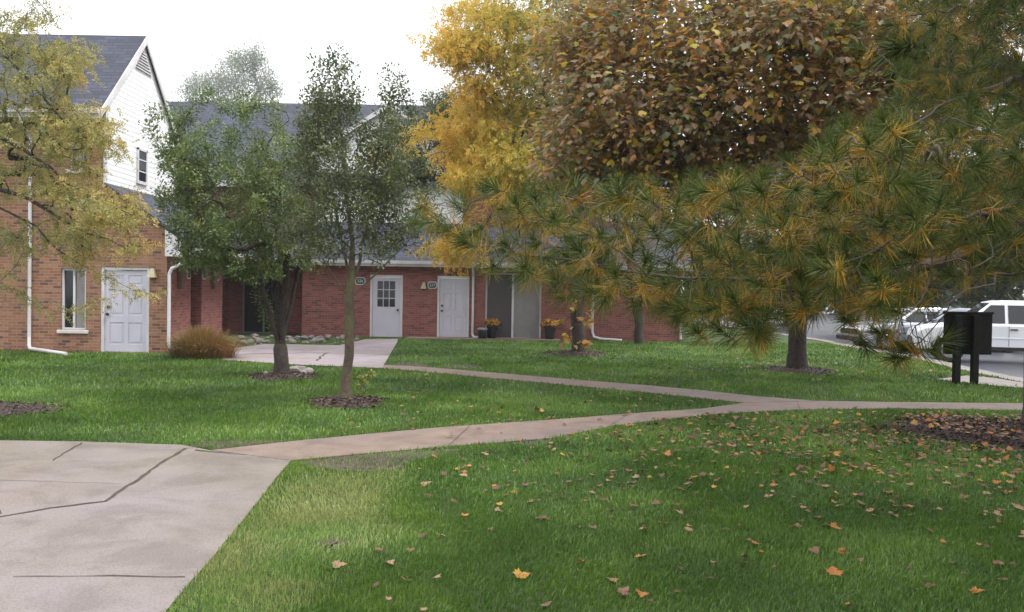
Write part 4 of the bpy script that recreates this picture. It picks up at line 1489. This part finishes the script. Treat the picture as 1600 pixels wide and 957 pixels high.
# ---- golden locust
t = thing('golden_locust_tree', 'golden yellow locust with layered feathery sprays behind the rusty maple', 'tree', TY)
sk = Skel()
Y = TY.y
f0 = sk.path([TY, D(900, 480, Y), D(892, 380, Y), D(885, 280, Y), D(878, 200, Y)], step=.35, jit=.015)
top = D(878, 200, Y)
for pts in ([(850, 150, -.6), (800, 110, -1), (740, 90, -1.4), (690, 80, -1.6)], [(880, 120, .3), (870, 20, .5), (860, -90, .6)], [(840, 165, 1), (790, 150, 1.6), (720, 170, 2)], [(920, 120, .5), (960, 20, .8)]):
    sk.path([top] + [D(a, b, Y + c) for a, b, c in pts], f0, .35, .03)
i2 = sk.nearest(D(888, 320, Y))
for pts in ([(840, 290, -1), (780, 270, -1.6), (730, 270, -2)], [(830, 310, 1), (780, 330, 1.6), (700, 380, 1.8)]):
    sk.path([Vector(sk.p[i2])] + [D(a, b, Y + c) for a, b, c in pts], i2, .35, .03)
layers = ell(765, 75, 85, 30, Y - .8, 1.8, 70) + ell(760, 25, 75, 30, Y - .5, 1.8, 52) + ell(830, 110, 70, 30, Y - .8, 1.5, 50) + ell(790, 160, 75, 26, Y - .3, 1.6, 40) + ell(770, 225, 62, 30, Y - .8, 1.5, 40) + \
    ell(815, 265, 70, 30, Y - 1, 1.6, 46) + ell(735, 285, 42, 20, Y - 1, 1.2, 20) + ell(705, 390, 38, 26, Y - .6, .9, 22) + ell(870, 40, 80, 70, Y, 2.2, 60) + ell(880, 190, 60, 60, Y, 2, 40) + ell(850, 330, 80, 40, Y, 1.5, 36) + \
    ell(775, 190, 95, 55, Y + .4, 1.6, 60) + ell(825, 225, 70, 60, Y, 1.6, 46) + ell(705, 80, 35, 24, Y - 1, .9, 22) + ell(750, 250, 70, 50, Y - .5, 1.6, 44) + ell(800, 300, 80, 30, Y - .5, 1.6, 30) + ell(720, 200, 50, 30, Y - .6, 1.2, 20) + ell(840, 60, 80, 80, Y, 2, 40) + ell(860, -100, 150, 90, Y, 3, 60) + ell(695, 60, 22, 22, Y - 1, .8, 12) + ell(600, 248, 14, 10, Y - 1.5, .4, 4) + ell(745, 130, 30, 12, Y - 1, .8, 12) + ell(950, 300, 60, 60, Y, 1.5, 24)
sk.grow(layers, top, up=.1, step=.3, jit=.04, zpen=.1)
sk.finish(.17, .004, .66)
sk.mesh('trunk', M_BARK_D, t, flare=.35)
gold_tone = lambda p: (lambda x: np.clip((780 - x[0]) / 320, -.25, .25))(to_px(p))
pinnate(sk, 'crown', t, L_GOLD, 62, .2, .07, 5, 2.2, tone=(.38, .12), clump=.15, droop=.4, tonefn=gold_tone, loose=.6)
n = 60
p_ = np.stack([TY.x + RNG.normal(0, .22, n) - .15, TY.y - .25 + RNG.normal(0, .1, n), RNG.uniform(.05, 1.15, n)], 1)
# ---- maple sprouts at its foot
c = G(893, 556)
sp = thing('maple_sprout', 'leafy yellow maple sprout hiding the foot of the golden locust trunk', 'plant', c)
sk = Skel()
sk.path([c, c + Vector((0, 0, .1))], step=.05)
sk.grow([np.array(c) + np.array([random.uniform(-.3, .6), random.uniform(-.3, .3), random.uniform(.2, 1.5)]) for _ in range(20)], c, up=.3, step=.12, jit=.01)
sk.finish(.015, .004)
sk.mesh('stem', M_BARK_M, sp)
simple_leaves(sk, 'foliage', sp, L_MAPLE, 16, .15, .6, .05, MAPLE_V, MAPLE_F, droop=.6, tone=(.75, .2), clump=.1)

# ---- rusty maple
t = thing('maple_tree', 'big maple full of rusty brown and olive leaves above the pine branch', 'tree', TM)
sk = Skel()
Y = TM.y
f0 = sk.path([TM, D(1246, 520, Y), D(1250, 430, Y), D(1262, 330, Y)], step=.3, jit=.015)
top = D(1262, 330, Y)
limbs = [[(1220, 260, -1.5), (1130, 190, -3.0), (1020, 130, -4.2), (920, 90, -5)], [(1250, 240, -1.5), (1180, 90, -3), (1100, -40, -4)], [(1300, 200, -1.2), (1400, 140, -2), (1500, 60, -2.5)],
         [(1270, 200, .5), (1250, 60, 1), (1230, -120, 1)], [(1190, 280, -2.6), (1080, 240, -4.2), (960, 220, -5)], [(1320, 260, -2.2), (1390, 180, -4.2), (1330, 60, -6.5)], [(1180, 250, 1), (1050, 150, 2), (940, 80, 2.5)]]
for pts in limbs:
    sk.path([top] + [D(a, b, Y + c) for a, b, c in pts], f0, .3, .035)
T_ = ell(1020, 150, 150, 125, Y - 4.5, 2.0, 190) + ell(1180, 130, 160, 135, Y - 5, 2.2, 210) + ell(1330, 150, 130, 125, Y - 5, 2.4, 130) + ell(950, 215, 85, 75, Y - 4.2, 1.4, 60) + ell(1100, 20, 190, 70, Y - 4.5, 2.2, 120) + ell(1260, 20, 150, 60, Y - 5.5, 2, 80) + \
    ell(1140, 60, 240, 160, Y - 1.5, 2.5, 110) + ell(1200, -160, 260, 130, Y - 3, 4, 90) + ell(1420, 130, 110, 150, Y - 3, 3, 70) + ell(1000, 245, 130, 45, Y - 4, 1.8, 80) + ell(1190, 245, 150, 50, Y - 4.5, 2, 90) + ell(1370, 260, 110, 70, Y - 3.5, 2, 60) + ell(960, 285, 80, 30, Y - 3.6, 1.4, 40) + ell(1100, 290, 110, 35, Y - 4, 1.8, 50) + ell(1250, 300, 90, 35, Y - 3.6, 1.6, 40) + ell(1450, 40, 110, 90, Y - 4, 2.5, 70) + ell(1520, 130, 90, 130, Y - 2.5, 2, 60) + ell(1440, 250, 100, 60, Y - 2.5, 2, 40) + ell(1120, 130, 300, 185, Y - 3.5, 2.6, 130) + ell(1215, 215, 110, 65, Y - 3, 2.2, 110) + ell(1180, 275, 120, 40, Y - 2.5, 2, 60) + ell(1350, 210, 80, 80, Y - 2.5, 2, 50) + ell(905, 235, 65, 60, Y - 4, 1.4, 44) + ell(900, 40, 60, 60, Y - 3.5, 1.4, 26) + ell(880, 290, 40, 25, Y - 3.6, 1, 14) + ell(1330, 30, 90, 80, Y - 6, 1.6, 60) + ell(900, 130, 50, 90, Y - 4, 1.2, 36)
sk.grow(T_, top, up=.1, step=.28, jit=.035, zpen=.1)
sk.finish(.19, .004, .68)
sk.mesh('trunk', M_BARK_D, t, flare=.3)
simple_leaves(sk, 'crown', t, L_MAPLE, 135, .088, 2.3, .55, MAPLE_V, MAPLE_F, droop=.75, tone=(.5, .2), clump=.2, flat=1.1, tonefn=lambda p: np.where(RNG.uniform(size=len(p)) < .12, .3, 0), sizevar=.55)

# ---- left locust reaching in from outside the frame
b0 = Vector((-8.0, 11.6, 0))
t = thing('honey_locust_tree', 'feathery yellow green honey locust reaching in from the left over the brick wall', 'tree', b0)
sk = Skel()
f0 = sk.path([b0, b0 + Vector((.05, 0, 1.2)), b0 + Vector((.1, -.1, 2.4))], step=.25, jit=.01)
top = b0 + Vector((.1, -.1, 2.4))
Yl = 10.6
for pts in ([(-40, 305, .2), (30, 340, 0), (120, 410, -.2), (200, 450, -.3), (245, 462, -.3)], [(-40, 440, .5), (20, 452, .4), (90, 490, .3), (165, 468, .3)], [(-30, 280, -.2), (60, 320, -.4), (110, 350, -.5), (200, 390, -.6)],
            [(-60, 60, 0), (10, 90, -.2), (40, 120, -.3), (100, 190, -.4), (200, 250, -.5)], [(-60, 0, .4), (20, 90, .5), (60, 170, .5), (150, 280, .4)], [(-80, -60, 0), (40, -20, 0), (75, 20, .1)], [(-60, 190, -.5), (30, 230, -.6), (130, 300, -.7), (230, 350, -.7)]):
    sk.path([top] + [D(a, b, Yl + c) for a, b, c in pts], f0, .2, .015)
T_ = ell(60, 110, 90, 45, Yl, .9, 70) + ell(80, 190, 115, 42, Yl - .2, .9, 95) + ell(120, 215, 90, 30, Yl - .3, .8, 50) + ell(60, 270, 95, 38, Yl - .2, .9, 55) + ell(150, 320, 95, 34, Yl - .4, .8, 85) + ell(60, 370, 105, 34, Yl - .1, .9, 26) + ell(165, 385, 75, 24, Yl - .4, .7, 26) + \
    ell(20, 50, 60, 40, Yl, .9, 30) + ell(110, 85, 50, 22, Yl - .2, .5, 20) + ell(75, 18, 22, 14, Yl, .3, 5) + ell(-80, 150, 120, 200, Yl, 1.5, 80) + ell(-150, -120, 220, 120, Yl + .5, 2, 50)
sk.grow(T_, top, up=.08, step=.2, jit=.02, zpen=.1)
sk.finish(.12, .003, .7)
sk.mesh('trunk', M_BARK_D, t, flare=.3)
pinnate(sk, 'crown', t, L_LOCUST, 52, .13, .032, 6, 1.4, tone=(.42, .13), clump=.14, droop=.5, loose=.17, tonefn=lambda p: np.clip((to_px(p)[0] - 120) / 500, -.2, .2))

# ---- far tree behind the roof, its haze painted into pale leaves and bark
b0 = Vector((D(370, 200, 95).x, 95, 0))
t = thing('deciduous_tree', 'tall pale hazy tree rising behind the grey roof', 'tree', b0)
sk = Skel()
f0 = sk.path([b0, b0 + Vector((.3, 0, 10)), b0 + Vector((0, 0, 17))], step=1.2, jit=.1)
top = b0 + Vector((0, 0, 15))
T_ = ell(375, 130, 50, 55, 95, 4, 130) + ell(315, 145, 42, 28, 95, 3, 50) + ell(410, 140, 35, 30, 95, 3, 40) + ell(390, 90, 28, 24, 95, 2, 28) + ell(360, 200, 90, 40, 95, 4, 80)
sk.grow(T_, top, up=.15, step=.9, jit=.12)
sk.finish(.45, .012, .7)
sk.mesh('trunk', mat_noise('haze_paled_bark', (.2, .19, .18), (.32, .3, .28), 3, .8), t)
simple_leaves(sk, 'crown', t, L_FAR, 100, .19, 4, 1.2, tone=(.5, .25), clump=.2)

# ---- background trees at the right, beyond the lot and past the brick end
BT = [(1120, 62, 46, 8.5, 'dense olive tree just past the end of the red brick block'), (1230, 66, 50, 9.5, 'tall dark tree behind the maple trunk beyond the lot'), (1330, 60, 44, 8, 'bushy green tree above the silver car'),
      (1440, 64, 48, 9, 'broad dark tree behind the grey car'), (1560, 60, 46, 9, 'dark tree at the far right beyond the white car')]
for i, (px, r_, Yb, hh, lb) in enumerate(BT):
    b0 = Vector((D(px, 450, Yb).x, Yb, -.2))
    t = thing('deciduous_tree', lb, 'tree', b0, 'trees beyond the parking lot')
    sk = Skel()
    f0 = sk.path([b0, b0 + Vector((.1, 0, 2)), b0 + Vector((0, 0, hh * .6))], step=.5, jit=.04)
    q = b0 + Vector((0, 0, hh * .3))
    T_ = [np.array(b0) + np.array([0, 0, hh * .55]) + d_ * RNG.uniform(.5, 1) * np.array([2.4, 2.4, hh * .48]) for d_ in rand_dirs(110)]
    sk.grow(T_, q, up=.12, step=.5, jit=.06)
    sk.finish(.2, .012, .65)
    sk.mesh('trunk', M_BARK_D, t)
    simple_leaves(sk, 'crown', t, L_BACK, 210, .22, 3, .6, tone=(.4 + .1 * (i % 3), .2), clump=.2)

# ---- unseen trees added on the near side to shade the right half of the lawn
for (x_, y_, hh), lb in zip(((5.5, -6.5, 11), (11.5, -3.5, 11), (15.0, 3.5, 10)), ('added unseen tree shading the lawn from its near side', 'added unseen tree shading the near right corner of the lawn', 'added unseen shading tree between the white pine and the near lot corner')):
    b0 = Vector((x_, y_, -.0 if x_ < 10 else -.2))
    t = thing('added_shade_tree', lb, 'tree', b0, 'unseen trees added for shade')
    sk = Skel()
    sk.path([b0, b0 + Vector((.1, 0, 2)), b0 + Vector((0, 0, hh * .6))], step=.5, jit=.04)
    T_ = [np.array(b0) + np.array([0, 0, hh * .53]) + d_ * RNG.uniform(.45, 1) * np.array([3.6, 3.6, hh * .46]) for d_ in rand_dirs(150)]
    sk.grow(T_, b0 + Vector((0, 0, hh * .25)), up=.12, step=.5, jit=.06)
    sk.finish(.22, .012, .65)
    sk.mesh('trunk', M_BARK_D, t)
    simple_leaves(sk, 'crown', t, L_BACK, 130, .3, 3, .7, tone=(.4, .2), clump=.2)

# ---- far wood along the back of the lot
n = 30000
wx = RNG.uniform(7, 95, n)
top_ = 7 + 2.5 * vnoise(wx, wx * 0, .12, 51) + 1.5 * vnoise(wx, wx * 0, .45, 52)
wp = np.stack([wx, 84 + RNG.normal(0, 2.5, n), RNG.uniform(0, 1, n) ** .8 * top_ - .2], 1)
tag(scatter('wood', LEAF_V, LEAF_F, wp, rand_dirs(n), rand_dirs(n), RNG.uniform(.5, .9, n), np.clip(RNG.normal(.4, .2, n) + .2 * vnoise(wp[:, 0], wp[:, 2], .4, 53), 0, 1), L_BACK), 'dark far off wood along the back of the parking lot', 'wood', kind='stuff')

# ---- white pine
t = thing('white_pine_tree', 'white pine at the right with long drooping tufts of green and yellowed needles', 'tree', TP)
sk = Skel()
f0 = sk.path([TP, TP + Vector((0, -.02, 2)), TP + Vector((.03, -.1, 4.5)), TP + Vector((0, -.1, 9))], step=.3, jit=.008)


def limb(z, pts):
    i = sk.nearest(TP + Vector((0, -.05, z)))
    return sk.path([Vector(sk.p[i])] + [D(a, b, c) for a, b, c in pts], i, .14, .012)


limb(2.5, [(1640, 330, 7.0), (1560, 380, 5.0), (1430, 420, 4.2), (1270, 432, 3.9), (1180, 438, 3.95), (1010, 428, 4.2), (930, 416, 4.4), (850, 402, 4.6), (790, 396, 4.8)])
i_ = sk.nearest(D(1010, 428, 4.2))
sk.path([Vector(sk.p[i_])] + [D(a, b, c) for a, b, c in [(930, 370, 4.3), (860, 345, 4.4), (760, 335, 4.6), (680, 320, 4.8)]], i_, .14, .012)
i_ = sk.nearest(D(1180, 438, 3.95))
sk.path([Vector(sk.p[i_])] + [D(a, b, c) for a, b, c in [(1090, 380, 3.8), (1030, 330, 3.8), (980, 300, 3.9)]], i_, .14, .012)
i_ = sk.nearest(D(1300, 430, 3.9))
sk.path([Vector(sk.p[i_])] + [D(a, b, c) for a, b, c in [(1240, 470, 3.6), (1180, 500, 3.5), (1090, 520, 3.6)]], i_, .14, .012)
sk.path([Vector(sk.p[i_])] + [D(a, b, c) for a, b, c in [(1230, 380, 3.6), (1170, 320, 3.6), (1120, 290, 3.7)]], i_, .14, .012)
limb(2.7, [(1650, 300, 6.0), (1560, 330, 4.2), (1450, 360, 3.5), (1350, 400, 3.2), (1290, 420, 3.1)])
limb(2.2, [(1660, 430, 6.5), (1580, 430, 4.8), (1500, 460, 4.2), (1430, 510, 4.0), (1400, 560, 4.0)])
limb(3.4, [(1600, 120, 6.5), (1480, 160, 5.2), (1380, 220, 4.6), (1320, 260, 4.4)])
limb(4.2, [(1600, -20, 6.5), (1480, 20, 5.6), (1350, 30, 5.2), (1290, 20, 5.1)])
limb(3.0, [(1580, 240, 6.5), (1500, 260, 5.5), (1420, 300, 5.2)])
limb(3.8, [(1560, 60, 7.5), (1450, 100, 6.8)])
FRONT = [(690, 305), (650, 320), (655, 345), (690, 370), (730, 402), (780, 425), (840, 432), (880, 462), (940, 472), (1000, 480), (1060, 505), (1120, 522), (1190, 528), (1250, 505), (1300, 475), (1345, 472), (1400, 490), (1440, 490), (1480, 440), (1560, 420), (1640, 420),
         (1640, 180), (1400, 190), (1320, 195), (1260, 245), (1180, 285), (1130, 275), (1080, 300), (990, 310), (950, 275), (900, 285), (850, 300), (780, 290), (720, 310)]


def dart(poly, dmin, tries, yfun):
    xs = [p[0] for p in poly]
    ys = [p[1] for p in poly]
    pts = []
    for _ in range(tries):
        x, y = random.uniform(min(xs), max(xs)), random.uniform(min(ys), max(ys))
        if not in_poly(np.array([x]), np.array([y]), poly)[0]: continue
        if all((x - a) ** 2 + (y - b) ** 2 > dmin * dmin for a, b, _ in pts):
            pts.append((x, y, yfun(x, y)))
    return pts


ya = lambda x, y: 4.75 - 1.35 * np.clip((x - 680) / 700, 0, 1) + 1.0 * max(0, (x - 1400) / 200) + random.uniform(-.35, .45)
front = dart(FRONT, 17, 16000, ya)
back = dart(FRONT, 23, 11000, lambda x, y: ya(x, y) + random.uniform(.4, .9))
back += dart([(860, 300), (1640, 200), (1640, 420), (1480, 430), (1400, 470), (1150, 490), (1000, 470), (870, 430)], 20, 11000, lambda x, y: ya(x, y) + random.uniform(.9, 1.9))
UPR = [(1405, -40), (1640, -40), (1640, 430), (1500, 420), (1420, 330), (1380, 210), (1420, 100)]
upper = dart(UPR, 16, 14000, lambda x, y: random.uniform(4.8, 6.4))
upper += dart(UPR, 18, 12000, lambda x, y: random.uniform(6.2, 8.2))
upper += dart([(1430, -40), (1640, -40), (1640, 330), (1480, 330)], 18, 9000, lambda x, y: random.uniform(5.2, 7.0))
upper += dart([(1260, -40), (1415, -40), (1400, 55), (1285, 40)], 27, 900, lambda x, y: random.uniform(4.8, 5.6))
upper += dart([(1350, 50), (1410, 50), (1400, 220), (1300, 230)], 36, 900, lambda x, y: random.uniform(4.6, 5.4))
front += dart([(1310, 490), (1470, 490), (1465, 540), (1400, 570), (1330, 535)], 20, 1500, lambda x, y: 4.0 + random.uniform(-.2, .4))
T1 = [np.array(D(x, y, c)) for x, y, c in front + back + upper]
sk.grow(T1, D(1640, 380, 7), up=-.04, step=.07, jit=.006, zpen=.0, away=.5, minidx=20)
ntgt = len(T1)
n_front_nodes = len(sk.p)
# rest of the pine out of view, canopy widened and shifted to shade the right
T2 = []
for k in range(2100):
    z = random.uniform(3.2, 9.0)
    R_ = max(.8, 7.6 - .8 * (z - 3.0)) * math.sqrt(random.uniform(.02, 1))
    a = random.uniform(0, 6.283)
    q = np.array([TP.x + 2.4 + R_ * math.cos(a), TP.y - 3.4 + R_ * 1.2 * math.sin(a), z + random.uniform(-.2, .2)])
    T2.append(q)


def hides_view(q):
    x, y, d_ = [v_[0] for v_ in to_px(q[None])]
    if np.linalg.norm(q - np.array([0, 0, EYE])) < 2.2: return True
    if d_ <= 0: return False
    if d_ < 7 and -250 < x < 1900 and y > -220: return True
    return (-60 < x < 1400 and y > -60) or (y > 420 and x < 1720)


T2 = [q for q in T2 if not hides_view(q)]
sk.grow(T2, TP + Vector((0, 0, 3)), up=.0, step=.3, jit=.03, zpen=.0)
sk.finish(.17, .0022, .72)
sk.mesh('trunk', M_BARK_P, t, flare=.25)
# needle tufts at the end of every twig
par = np.array(sk.par)
tips_i = np.array([i for i in range(len(sk.p)) if not sk.kids[i]])
V, TT = [], []


def tuft(p, d_, n, ln, wd, yel):
    """fresh needles at the tip, old yellow ones behind"""
    d_ = d_ / max(np.linalg.norm(d_), 1e-6)
    u = RNG.uniform(0, 1, n)
    ang = np.radians(18 + 75 * (1 - u) ** .8 + RNG.normal(0, 9, n))
    ra = rand_dirs(n)
    perp = norm(ra - d_ * (ra @ d_)[:, None])
    dirs = np.cos(ang)[:, None] * d_ + np.sin(ang)[:, None] * perp
    dirs = norm(dirs + np.array([0, 0, -.22]) * (1 - u)[:, None])
    o = p + d_ * ((u - .75) * ln * 1.15)[:, None]
    L = ln * RNG.uniform(.75, 1.12, n)
    tipp = o + dirs * L[:, None] + np.array([0, 0, -1]) * (L * L * .5)[:, None]
    midp = o + dirs * (L * .5)[:, None] + np.array([0, 0, 1]) * (L * L * .05)[:, None]
    s = norm(np.cross(dirs, rand_dirs(n))) * wd * .5
    V.append(np.stack([o - s, o + s, midp + s, midp - s, tipp + s * .35, tipp - s * .35], 1).reshape(-1, 3))
    old = u < yel
    tt = np.where(old, RNG.normal(.80, .1, n) + RNG.normal(0, .06), RNG.normal(.26, .12, n) + .22 * (1 - u))
    TT.append(np.repeat(np.clip(tt, 0, 1), 2))


for i in tips_i:
    k = par[i]
    k2 = par[k] if par[k] >= 0 else k
    d_ = sk.P[i] - sk.P[k2]
    isfront = i < n_front_nodes
    d_ = d_ / max(np.linalg.norm(d_), 1e-6)
    if isfront:
        d_ = d_ + np.array([-.25, -.25, .45]) + RNG.normal(size=3) * .3
        x, y, z = to_px(sk.P[i][None])
        dark = float(np.clip((x[0] - 1350) / 250, 0, 1))  # fewer yellow needles to the right, shade put into their colour
        tuft(sk.P[i], d_, int(RNG.uniform(90, 200)), RNG.uniform(.066, .118), .0024, RNG.uniform(.10, .46) * (1 - .7 * dark))
    else:
        tuft(sk.P[i], d_ + RNG.normal(size=3) * .2 + np.array([0, 0, .2]), 260, .28, .012, .2)
V = np.concatenate(V)
TT = np.concatenate(TT)
nn = len(V) // 6
k = (np.arange(nn) * 6)[:, None]
f = np.stack([np.concatenate([k, k + 1, k + 2, k + 3], 1), np.concatenate([k + 3, k + 2, k + 4, k + 5], 1)], 1).reshape(-1, 4)
mesh_np('crown', V, f, L_NEEDLE, t, TT)
print('needles', nn, 'tufts', len(tips_i), len(front), len(back), len(upper))

# ------------------------------------------------------------------ lawn
NOGRASS = [SIDEWALK, WALK, SIDEP, PATIO, PAD] + [s for s in SOILS]


def lawn_mask(x, y):
    ok = np.ones(len(x), bool)
    for i, poly in enumerate(NOGRASS):
        ins = in_poly(x, y, [(p.x, p.y) for p in poly])
        if i >= 5: ins &= RNG.uniform(size=len(x)) < .62
        ok &= ~ins
    for cx, cy, rx, ry in MULCH:
        ok &= ((x - cx) / rx) ** 2 + ((y - cy) / ry) ** 2 > .92
    kx = np.interp(y, [p.y for p in kerb_line][::-1], [p.x for p in kerb_line][::-1])
    ok &= x < kx - .01
    ok &= ~((y > 27.6) & (x > -13) & (x < XR) & (y > YM - .1)) & ~((y > YL) & (x < XS))
    ok &= ~((x > -3.4) & (x < 1.6) & (y > 28.9))
    ok &= ~((x > -9.9) & (x < CX(560)) & (y > 27.2))
    return ok


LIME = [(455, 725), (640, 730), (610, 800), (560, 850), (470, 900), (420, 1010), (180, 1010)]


def lawn_patch(y0, y1, dens, hgt, wid):
    area = 0
    hw0, hw1 = y0 * .6 + 2.6, y1 * .6 + 2.6
    n = int(dens * (y1 - y0) * (hw0 + hw1))
    y = RNG.uniform(y0, y1, n)
    x = RNG.uniform(-1, 1, n) * hw1
    k = np.abs(x) < y * .6 + 2.6
    x, y = x[k], y[k]
    k = lawn_mask(x, y)
    x, y = x[k], y[k]
    n = len(x)
    cl_ = vnoise(x, y, 2.2, 3) * .5 + vnoise(x, y, 6, 4) * .5
    hh = hgt * RNG.uniform(.55, 1.25, n) * (1 + .35 * cl_)
    a = RNG.uniform(0, 6.283, n) + 0
    wind = vnoise(x, y, 1.2, 9) * 3
    lean = RNG.uniform(.1, .9, n)
    dr = np.stack([np.cos(a) + .6 * np.cos(wind), np.sin(a) + .6 * np.sin(wind), np.zeros(n)], 1)
    base = np.stack([x, y, np.zeros(n)], 1)
    up = np.array([0, 0, 1.])
    mid_ = base + up * (hh * .6)[:, None] + dr * (hh * .25 * lean)[:, None]
    tip = base + up * (hh * (1 - .35 * lean))[:, None] + dr * (hh * .75 * lean)[:, None]
    b2 = RNG.uniform(0, 6.283, n)
    s = np.stack([np.cos(b2), np.sin(b2), np.zeros(n)], 1) * (wid * RNG.uniform(.6, 1.3, n))[:, None] * .5
    v = np.stack([base - s, base + s, mid_ + s * .9, mid_ - s * .9, tip], 1)
    px, py, _ = to_px(base)
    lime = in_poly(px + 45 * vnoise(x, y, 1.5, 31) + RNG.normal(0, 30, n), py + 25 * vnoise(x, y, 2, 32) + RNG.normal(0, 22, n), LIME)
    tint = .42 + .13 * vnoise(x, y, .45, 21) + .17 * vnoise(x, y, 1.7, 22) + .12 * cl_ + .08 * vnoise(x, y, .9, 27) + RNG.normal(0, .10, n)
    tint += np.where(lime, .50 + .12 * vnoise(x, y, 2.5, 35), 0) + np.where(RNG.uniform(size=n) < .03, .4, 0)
    return v, np.clip(tint, 0, .98)


parts = [lawn_patch(3.9, 6.5, 9000, .042, .0036), lawn_patch(6.5, 9.5, 4800, .045, .005), lawn_patch(9.5, 14, 2000, .05, .0075), lawn_patch(14, 21, 620, .06, .013), lawn_patch(21, 30, 240, .06, .02)]
v = np.concatenate([p[0] for p in parts])
tn = np.concatenate([p[1] for p in parts])
n = len(v)
v = v.reshape(-1, 3)
k = (np.arange(n) * 5)[:, None]
fq = np.concatenate([k, k + 1, k + 2, k + 3], 1)
ft = np.concatenate([k + 3, k + 2, k + 4], 1)
lw = mesh_np('lawn_grass', v, [fq, ft], L_GRASS, None, np.concatenate([tn, tn]))
tag(lw, 'green mown grass covering the lawns between the walks', 'grass', kind='stuff')
print('blades', n)

# ------------------------------------------------------------------ fallen leaves
pts = []
while len(pts) < 2300:
    r = random.random()
    if r < .56:
        x, y = random.gauss(4.4, 1.9), random.gauss(9.9, 1.35)
    elif r < .62:
        x, y = random.gauss(3.4, 1.9), random.gauss(7.3, 1.5)
    elif r < .74:
        x, y = random.uniform(-.8, 5.5), random.uniform(4.6, 12)
    elif r < .80:
        x, y = random.uniform(-2.0, 3), random.uniform(10.2, 17)
    elif r < .90:
        x, y = random.gauss(TM.x, 2.4), random.gauss(TM.y, 1.8)
    else:
        x, y = random.gauss(TP.x - .4, .9), random.gauss(TP.y, .7)
    q = np.array([[x, y, 0.]])
    px, py, dd = to_px(q)
    if dd[0] < 4 or not (-10 < px[0] < 1610) or py[0] > 965: continue
    walk = in_poly(np.array([x]), np.array([y]), [(p.x, p.y) for p in WALK])[0] or in_poly(np.array([x]), np.array([y]), [(p.x, p.y) for p in SIDEP])[0]
    if walk and random.random() < .8: continue
    if in_poly(np.array([x]), np.array([y]), [(p.x, p.y) for p in SIDEWALK])[0]: continue
    if (KERB[0].x < x): continue
    pts.append((x, y, walk))
# the picked ones lying alone in the foreground
for px, py in [(528, 888), (608, 886), (634, 911), (814, 905), (1000, 876), (1002, 938), (665, 760), (725, 750), (803, 773), (1303, 904), (1290, 826), (760, 645), (640, 612)]:
    p = G(px, py)
    pts.append((p.x, p.y, None))
pts.sort(key=lambda q: q[1])
LM = []
for s in range(6):
    me = bpy.data.meshes.new('fallen_leaf')
    r = random.Random(s)
    cu = [r.uniform(-.5, .9) for _ in range(3)]
    vv = [(x - .35, y, .1 * cu[0] * (x - .3) + cu[1] * y * y * .9 + cu[2] * .35 * (x - .4) ** 2 + r.uniform(-.02, .02)) for x, y, z in MAPLE_V]
    me.from_pydata(vv, [], MAPLE_F)
    LM.append(me)
COLS = {'brown': .12, 'russet': .32, 'tan': .5, 'orange': .76, 'yellow': .96}
LMC = {}
for cname, tval in COLS.items():
    for s, me in enumerate(LM):
        c_ = me.copy()
        at = c_.attributes.new('tint', 'FLOAT', 'FACE')
        at.data.foreach_set('value', np.clip(np.full(len(MAPLE_F), tval) + RNG.normal(0, .05, len(MAPLE_F)), 0, 1).astype(np.float32))
        c_.materials.append(L_FALLEN)
        LMC[cname, s] = c_
rest = []
PT = np.array(to_px(np.array([(x, y, 0) for x, y, _ in pts])))
for i, (x, y, walk) in enumerate(pts):
    cname = random.choices(list(COLS), [.30, .27, .24, .13, .06])[0]
    size = random.uniform(.034, .078) if walk is not None else random.uniform(.068, .1)
    if walk is None: cname = random.choice(['orange', 'orange', 'tan', 'yellow'])
    inm = ((x - TP.x + .25) / 1.35) ** 2 + ((y - TP.y) / 1.25) ** 2 < 1
    z = .03 if walk else (.13 if inm else random.uniform(.018, .042))
    if i < 296:
        o = bpy.data.objects.new('fallen_leaf', LMC[cname, random.randrange(6)])
        o.location = (x, y, z)
        o.scale = (size,) * 3
        o.rotation_euler = (random.uniform(-.3, .3), random.uniform(-.3, .3), random.uniform(0, 6.28))
        COL.objects.link(o)
        if walk: where = 'lying on the tan walkway'
        elif y > 8.2: where = 'in the leaf litter just below the walkway'
        elif x < 1.0: where = 'alone on the open lawn near the sidewalk'
        elif y < 6.2: where = 'on the dark nearest grass'
        else: where = 'scattered on the middle of the shaded lawn'
        tag(o, f'{cname} fallen maple leaf {where}', 'leaf', f'{cname} fallen leaves {where}')
    else:
        rest.append((x, y, z, size, COLS[cname]))
rest = np.array(rest)
n = len(rest)
fw = rand_dirs(n) * np.array([1, 1, .35])
nr = rand_dirs(n) * .45 + np.array([0, 0, 1])
tag(scatter('leaf_litter', MAPLE_V, MAPLE_F, rest[:, :3] * 1.0, fw, nr, rest[:, 3], np.clip(rest[:, 4] + RNG.normal(0, .06, n), 0, 1), L_FALLEN), 'brown and orange maple leaves littering the grass toward the trees', 'leaf litter', kind='stuff')

# ------------------------------------------------------------------ haze
m = MB().box(-420, 420, -62, 420, -1.2, 34)
hz = m.build('haze', None)
mh, nth, bh = new_mat('thin_mist')
nth.nodes.remove(bh)
vol = nth.nodes.new('ShaderNodeVolumePrincipled')
vol.inputs['Color'].default_value = (.9, .93, 1, 1)
vol.inputs['Density'].default_value = .0006
vol.inputs['Anisotropy'].default_value = .2
nth.links.new(vol.outputs[0], nth.nodes['Material Output'].inputs['Volume'])
hz.data.materials.append(mh)
tag(hz, 'thin pale mist in the air', 'haze', kind='stuff')
